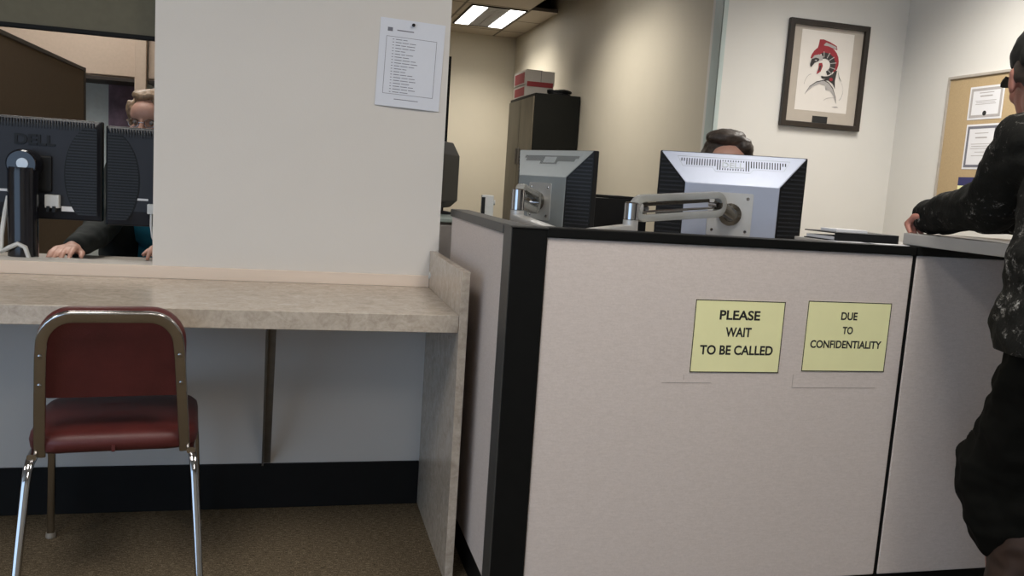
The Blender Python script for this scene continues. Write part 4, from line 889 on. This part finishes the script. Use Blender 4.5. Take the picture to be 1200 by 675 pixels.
# --- person standing at the ledge on the right
def visitor():
    t = thing('person', 'person standing at the ledge in a black paint spattered jacket and cap', 'person', (1.75, 1.50, 0)); o = V3(t.location)
    f = V3((.50, .866, 0)).normalized()
    B = basis((1.725, 1.70, 1.452), f+V3((0, 0, -.06)), (0, 0, 1))
    neck = V3((1.735, 1.62, 1.335)); shL, shR = V3((1.60, 1.585, 1.285)), V3((1.93, 1.56, 1.285)); elL, elR = V3((1.645, 1.735, 1.142)), V3((2.02, 1.70, 1.145)); wrL, wrR = V3((1.688, 1.932, 1.110)), V3((1.90, 1.93, 1.116))
    hips = V3((1.69, 1.41, .88)); hp = [V3((1.60, 1.43, .82)), V3((1.79, 1.42, .82))]; kn = [V3((1.650, 1.57, .49)), V3((1.865, 1.56, .49))]; an = [V3((1.645, 1.50, .09)), V3((1.88, 1.49, .09))]
    Hl = basis(wrL, (.05, 1, -.10)); Hr = basis(wrR, (-.35, 1, -.08))
    body = head_parts(B) + [('c', neck, .054, B @ V3((0, -.025, -.05)), .058), ('c', neck, .06, V3((1.745, 1.57, 1.25)), .10), ('c', shL, .06, shR, .06), ('e', (1.71, 1.50, 1.15), (.16, .10, .18)), ('e', (1.69, 1.44, .95), (.155, .11, .18)), ('e', hips, (.15, .11, .12))]
    for a, b_, c in ((shL, elL, wrL), (shR, elR, wrR)): body += [('c', a, .05, b_, .042), ('c', b_, .040, c, .028)]
    for a, b_, c in zip(hp, kn, an): body += [('c', a, .085, b_, .06), ('c', b_, .058, c, .042), ('c', c+V3((0, -.03, -.04)), .036, c+V3((.01, .14, -.055)), .028)]
    body += hand_parts(Hl, 1, 78) + hand_parts(Hr, -1, 28)
    def B_(n, parts, m, **k):
        x = blob(n, parts, m, t, **k); x.matrix_parent_inverse = Matrix.Translation(-o); return x
    B_('body', body, 'skin_red', voxel=.0055, smooth=4)
    jk = [('c', shL, .082, shR, .082), ('e', (1.715, 1.485, 1.14), (.21, .13, .22)), ('c', (1.615, 1.445, .92), .145, (1.80, 1.43, .92), .165), ('c', (1.605, 1.44, .88), .152, (1.80, 1.425, .87), .175), ('e', (1.685, 1.455, 1.0), (.21, .15, .2)), ('c', (1.68, 1.595, 1.31), .06, neck, .062), ('c', (1.84, 1.59, 1.31), .06, neck, .062)]
    for a, b_, c in ((shL, elL, wrL), (shR, elR, wrR)): jk += [('c', a, .088, b_+V3((0, .0, .008)), .072), ('c', b_+V3((0, 0, .008)), .068, c+(c-b_).normalized()*.072+V3((0, 0, .008)), .050)]
    B_('jacket', jk, 'jacket', voxel=.008, smooth=5, wrinkle=(.011, 11), clip=[((0, 0, .835), (0, 0, -1))])
    cl_ = [('c', neck+V3((-.052, .03, .022)), .026, neck+V3((-.03, -.055, .035)), .032), ('c', neck+V3((-.03, -.055, .035)), .032, neck+V3((.04, -.05, .035)), .032), ('c', neck+V3((.04, -.05, .035)), .032, neck+V3((.06, .03, .022)), .026)]
    B_('collar', cl_, 'collar', voxel=.006)
    tr_ = [('e', hips-V3((0, 0, .03)), (.175, .135, .13))]
    for a, b_, c in zip(hp, kn, an):
        tr_ += [('c', a, .115, b_, .118), ('c', b_+V3((0, 0, .06)), .120, b_+V3((0, -.02, -.06)), .112), ('c', b_+V3((0, -.02, -.06)), .108, c+V3((0, 0, .385)), .088)]
    B_('trousers', tr_, 'trouser', voxel=.008, wrinkle=(.014, 11))
    for c, n in zip(an, ('L', 'R')):
        B_('boot', [('c', c+V3((0, .0, .30)), .078, c+V3((0, 0, .10)), .068), ('c', c+V3((0, 0, .10)), .068, c+V3((0, -.01, -.02)), .056), ('c', c+V3((0, -.04, -.045)), .045, c+V3((.01, .16, -.05)), .040), ('c', c+V3((0, .02, -.01)), .052, c+V3((.01, .12, -.04)), .045)], 'boot', voxel=.007, wrinkle=(.006, 16), clip=[((0, 0, .001), (0, 0, -1))])
    q = B.to_3x3(); P = lambda x, y, z: B @ V3((x, y, z))
    hair = [('e', P(0, -.05, .01), (.074, .058, .06), q)] + [('e', P(s*.074, -.03, .015), (.008, .03, .03), q) for s in (-1, 1)]
    B_('hair', hair, 'hair_brown', voxel=.005, smooth=3)
    cap = [('e', P(0, -.012, .058), (.087, .106, .075), q), ('e', P(0, -.012, .075), (.080, .095, .072), q), ('c', P(-.03, -.06, .045), .052, P(.03, -.06, .045), .052)]
    cp_ = B_('cap', cap, 'cap', voxel=.005, smooth=4, wrinkle=(.003, 25), clip=[(P(0, 0, .030), q @ V3((0, .12, -1)))])
    fp = B_('cap_front', [('e', P(0, .050, .072), (.060, .050, .040), q)], 'cap_grey', voxel=.005)
    bm_ = MB(); top, bot = [], []
    n = 14; outer = [(.080*math.sin(R(-95+190*i/n)), .070+.085*max(0, math.cos(R(-95+190*i/n)))**.8) for i in range(n+1)]; inner = [(.076*math.sin(R(-95+190*i/n)), .055+.038*max(0, math.cos(R(-95+190*i/n)))) for i in range(n+1)]
    rows = []
    for th in (0, -.004): rows.append(([bm_.bm.verts.new(P(x, y, .040-1.2*x*x*3-(y-.06)*.25+th)) for x, y in inner], [bm_.bm.verts.new(P(x, y, .040-1.2*x*x*3.2-(y-.06)*.25+th)) for x, y in outer]))
    (ti, to), (bi, bo) = rows
    for i in range(n):
        for fc_ in ((ti[i], ti[i+1], to[i+1], to[i]), (bi[i+1], bi[i], bo[i], bo[i+1]), (to[i], to[i+1], bo[i+1], bo[i]), (ti[i+1], ti[i], bi[i], bi[i+1])): bm_.bm.faces.new(fc_)
    for i in (0, n): bm_.bm.faces.new((ti[i], to[i], bo[i], bi[i]))
    br_ = bm_.build('brim', 'cap', t, smooth=True); br_.matrix_parent_inverse = Matrix.Translation(-o)
    before = set(C.objects); eyes(B, t)
    for x in set(C.objects)-before: x.matrix_parent_inverse = Matrix.Translation(-o)
visitor()
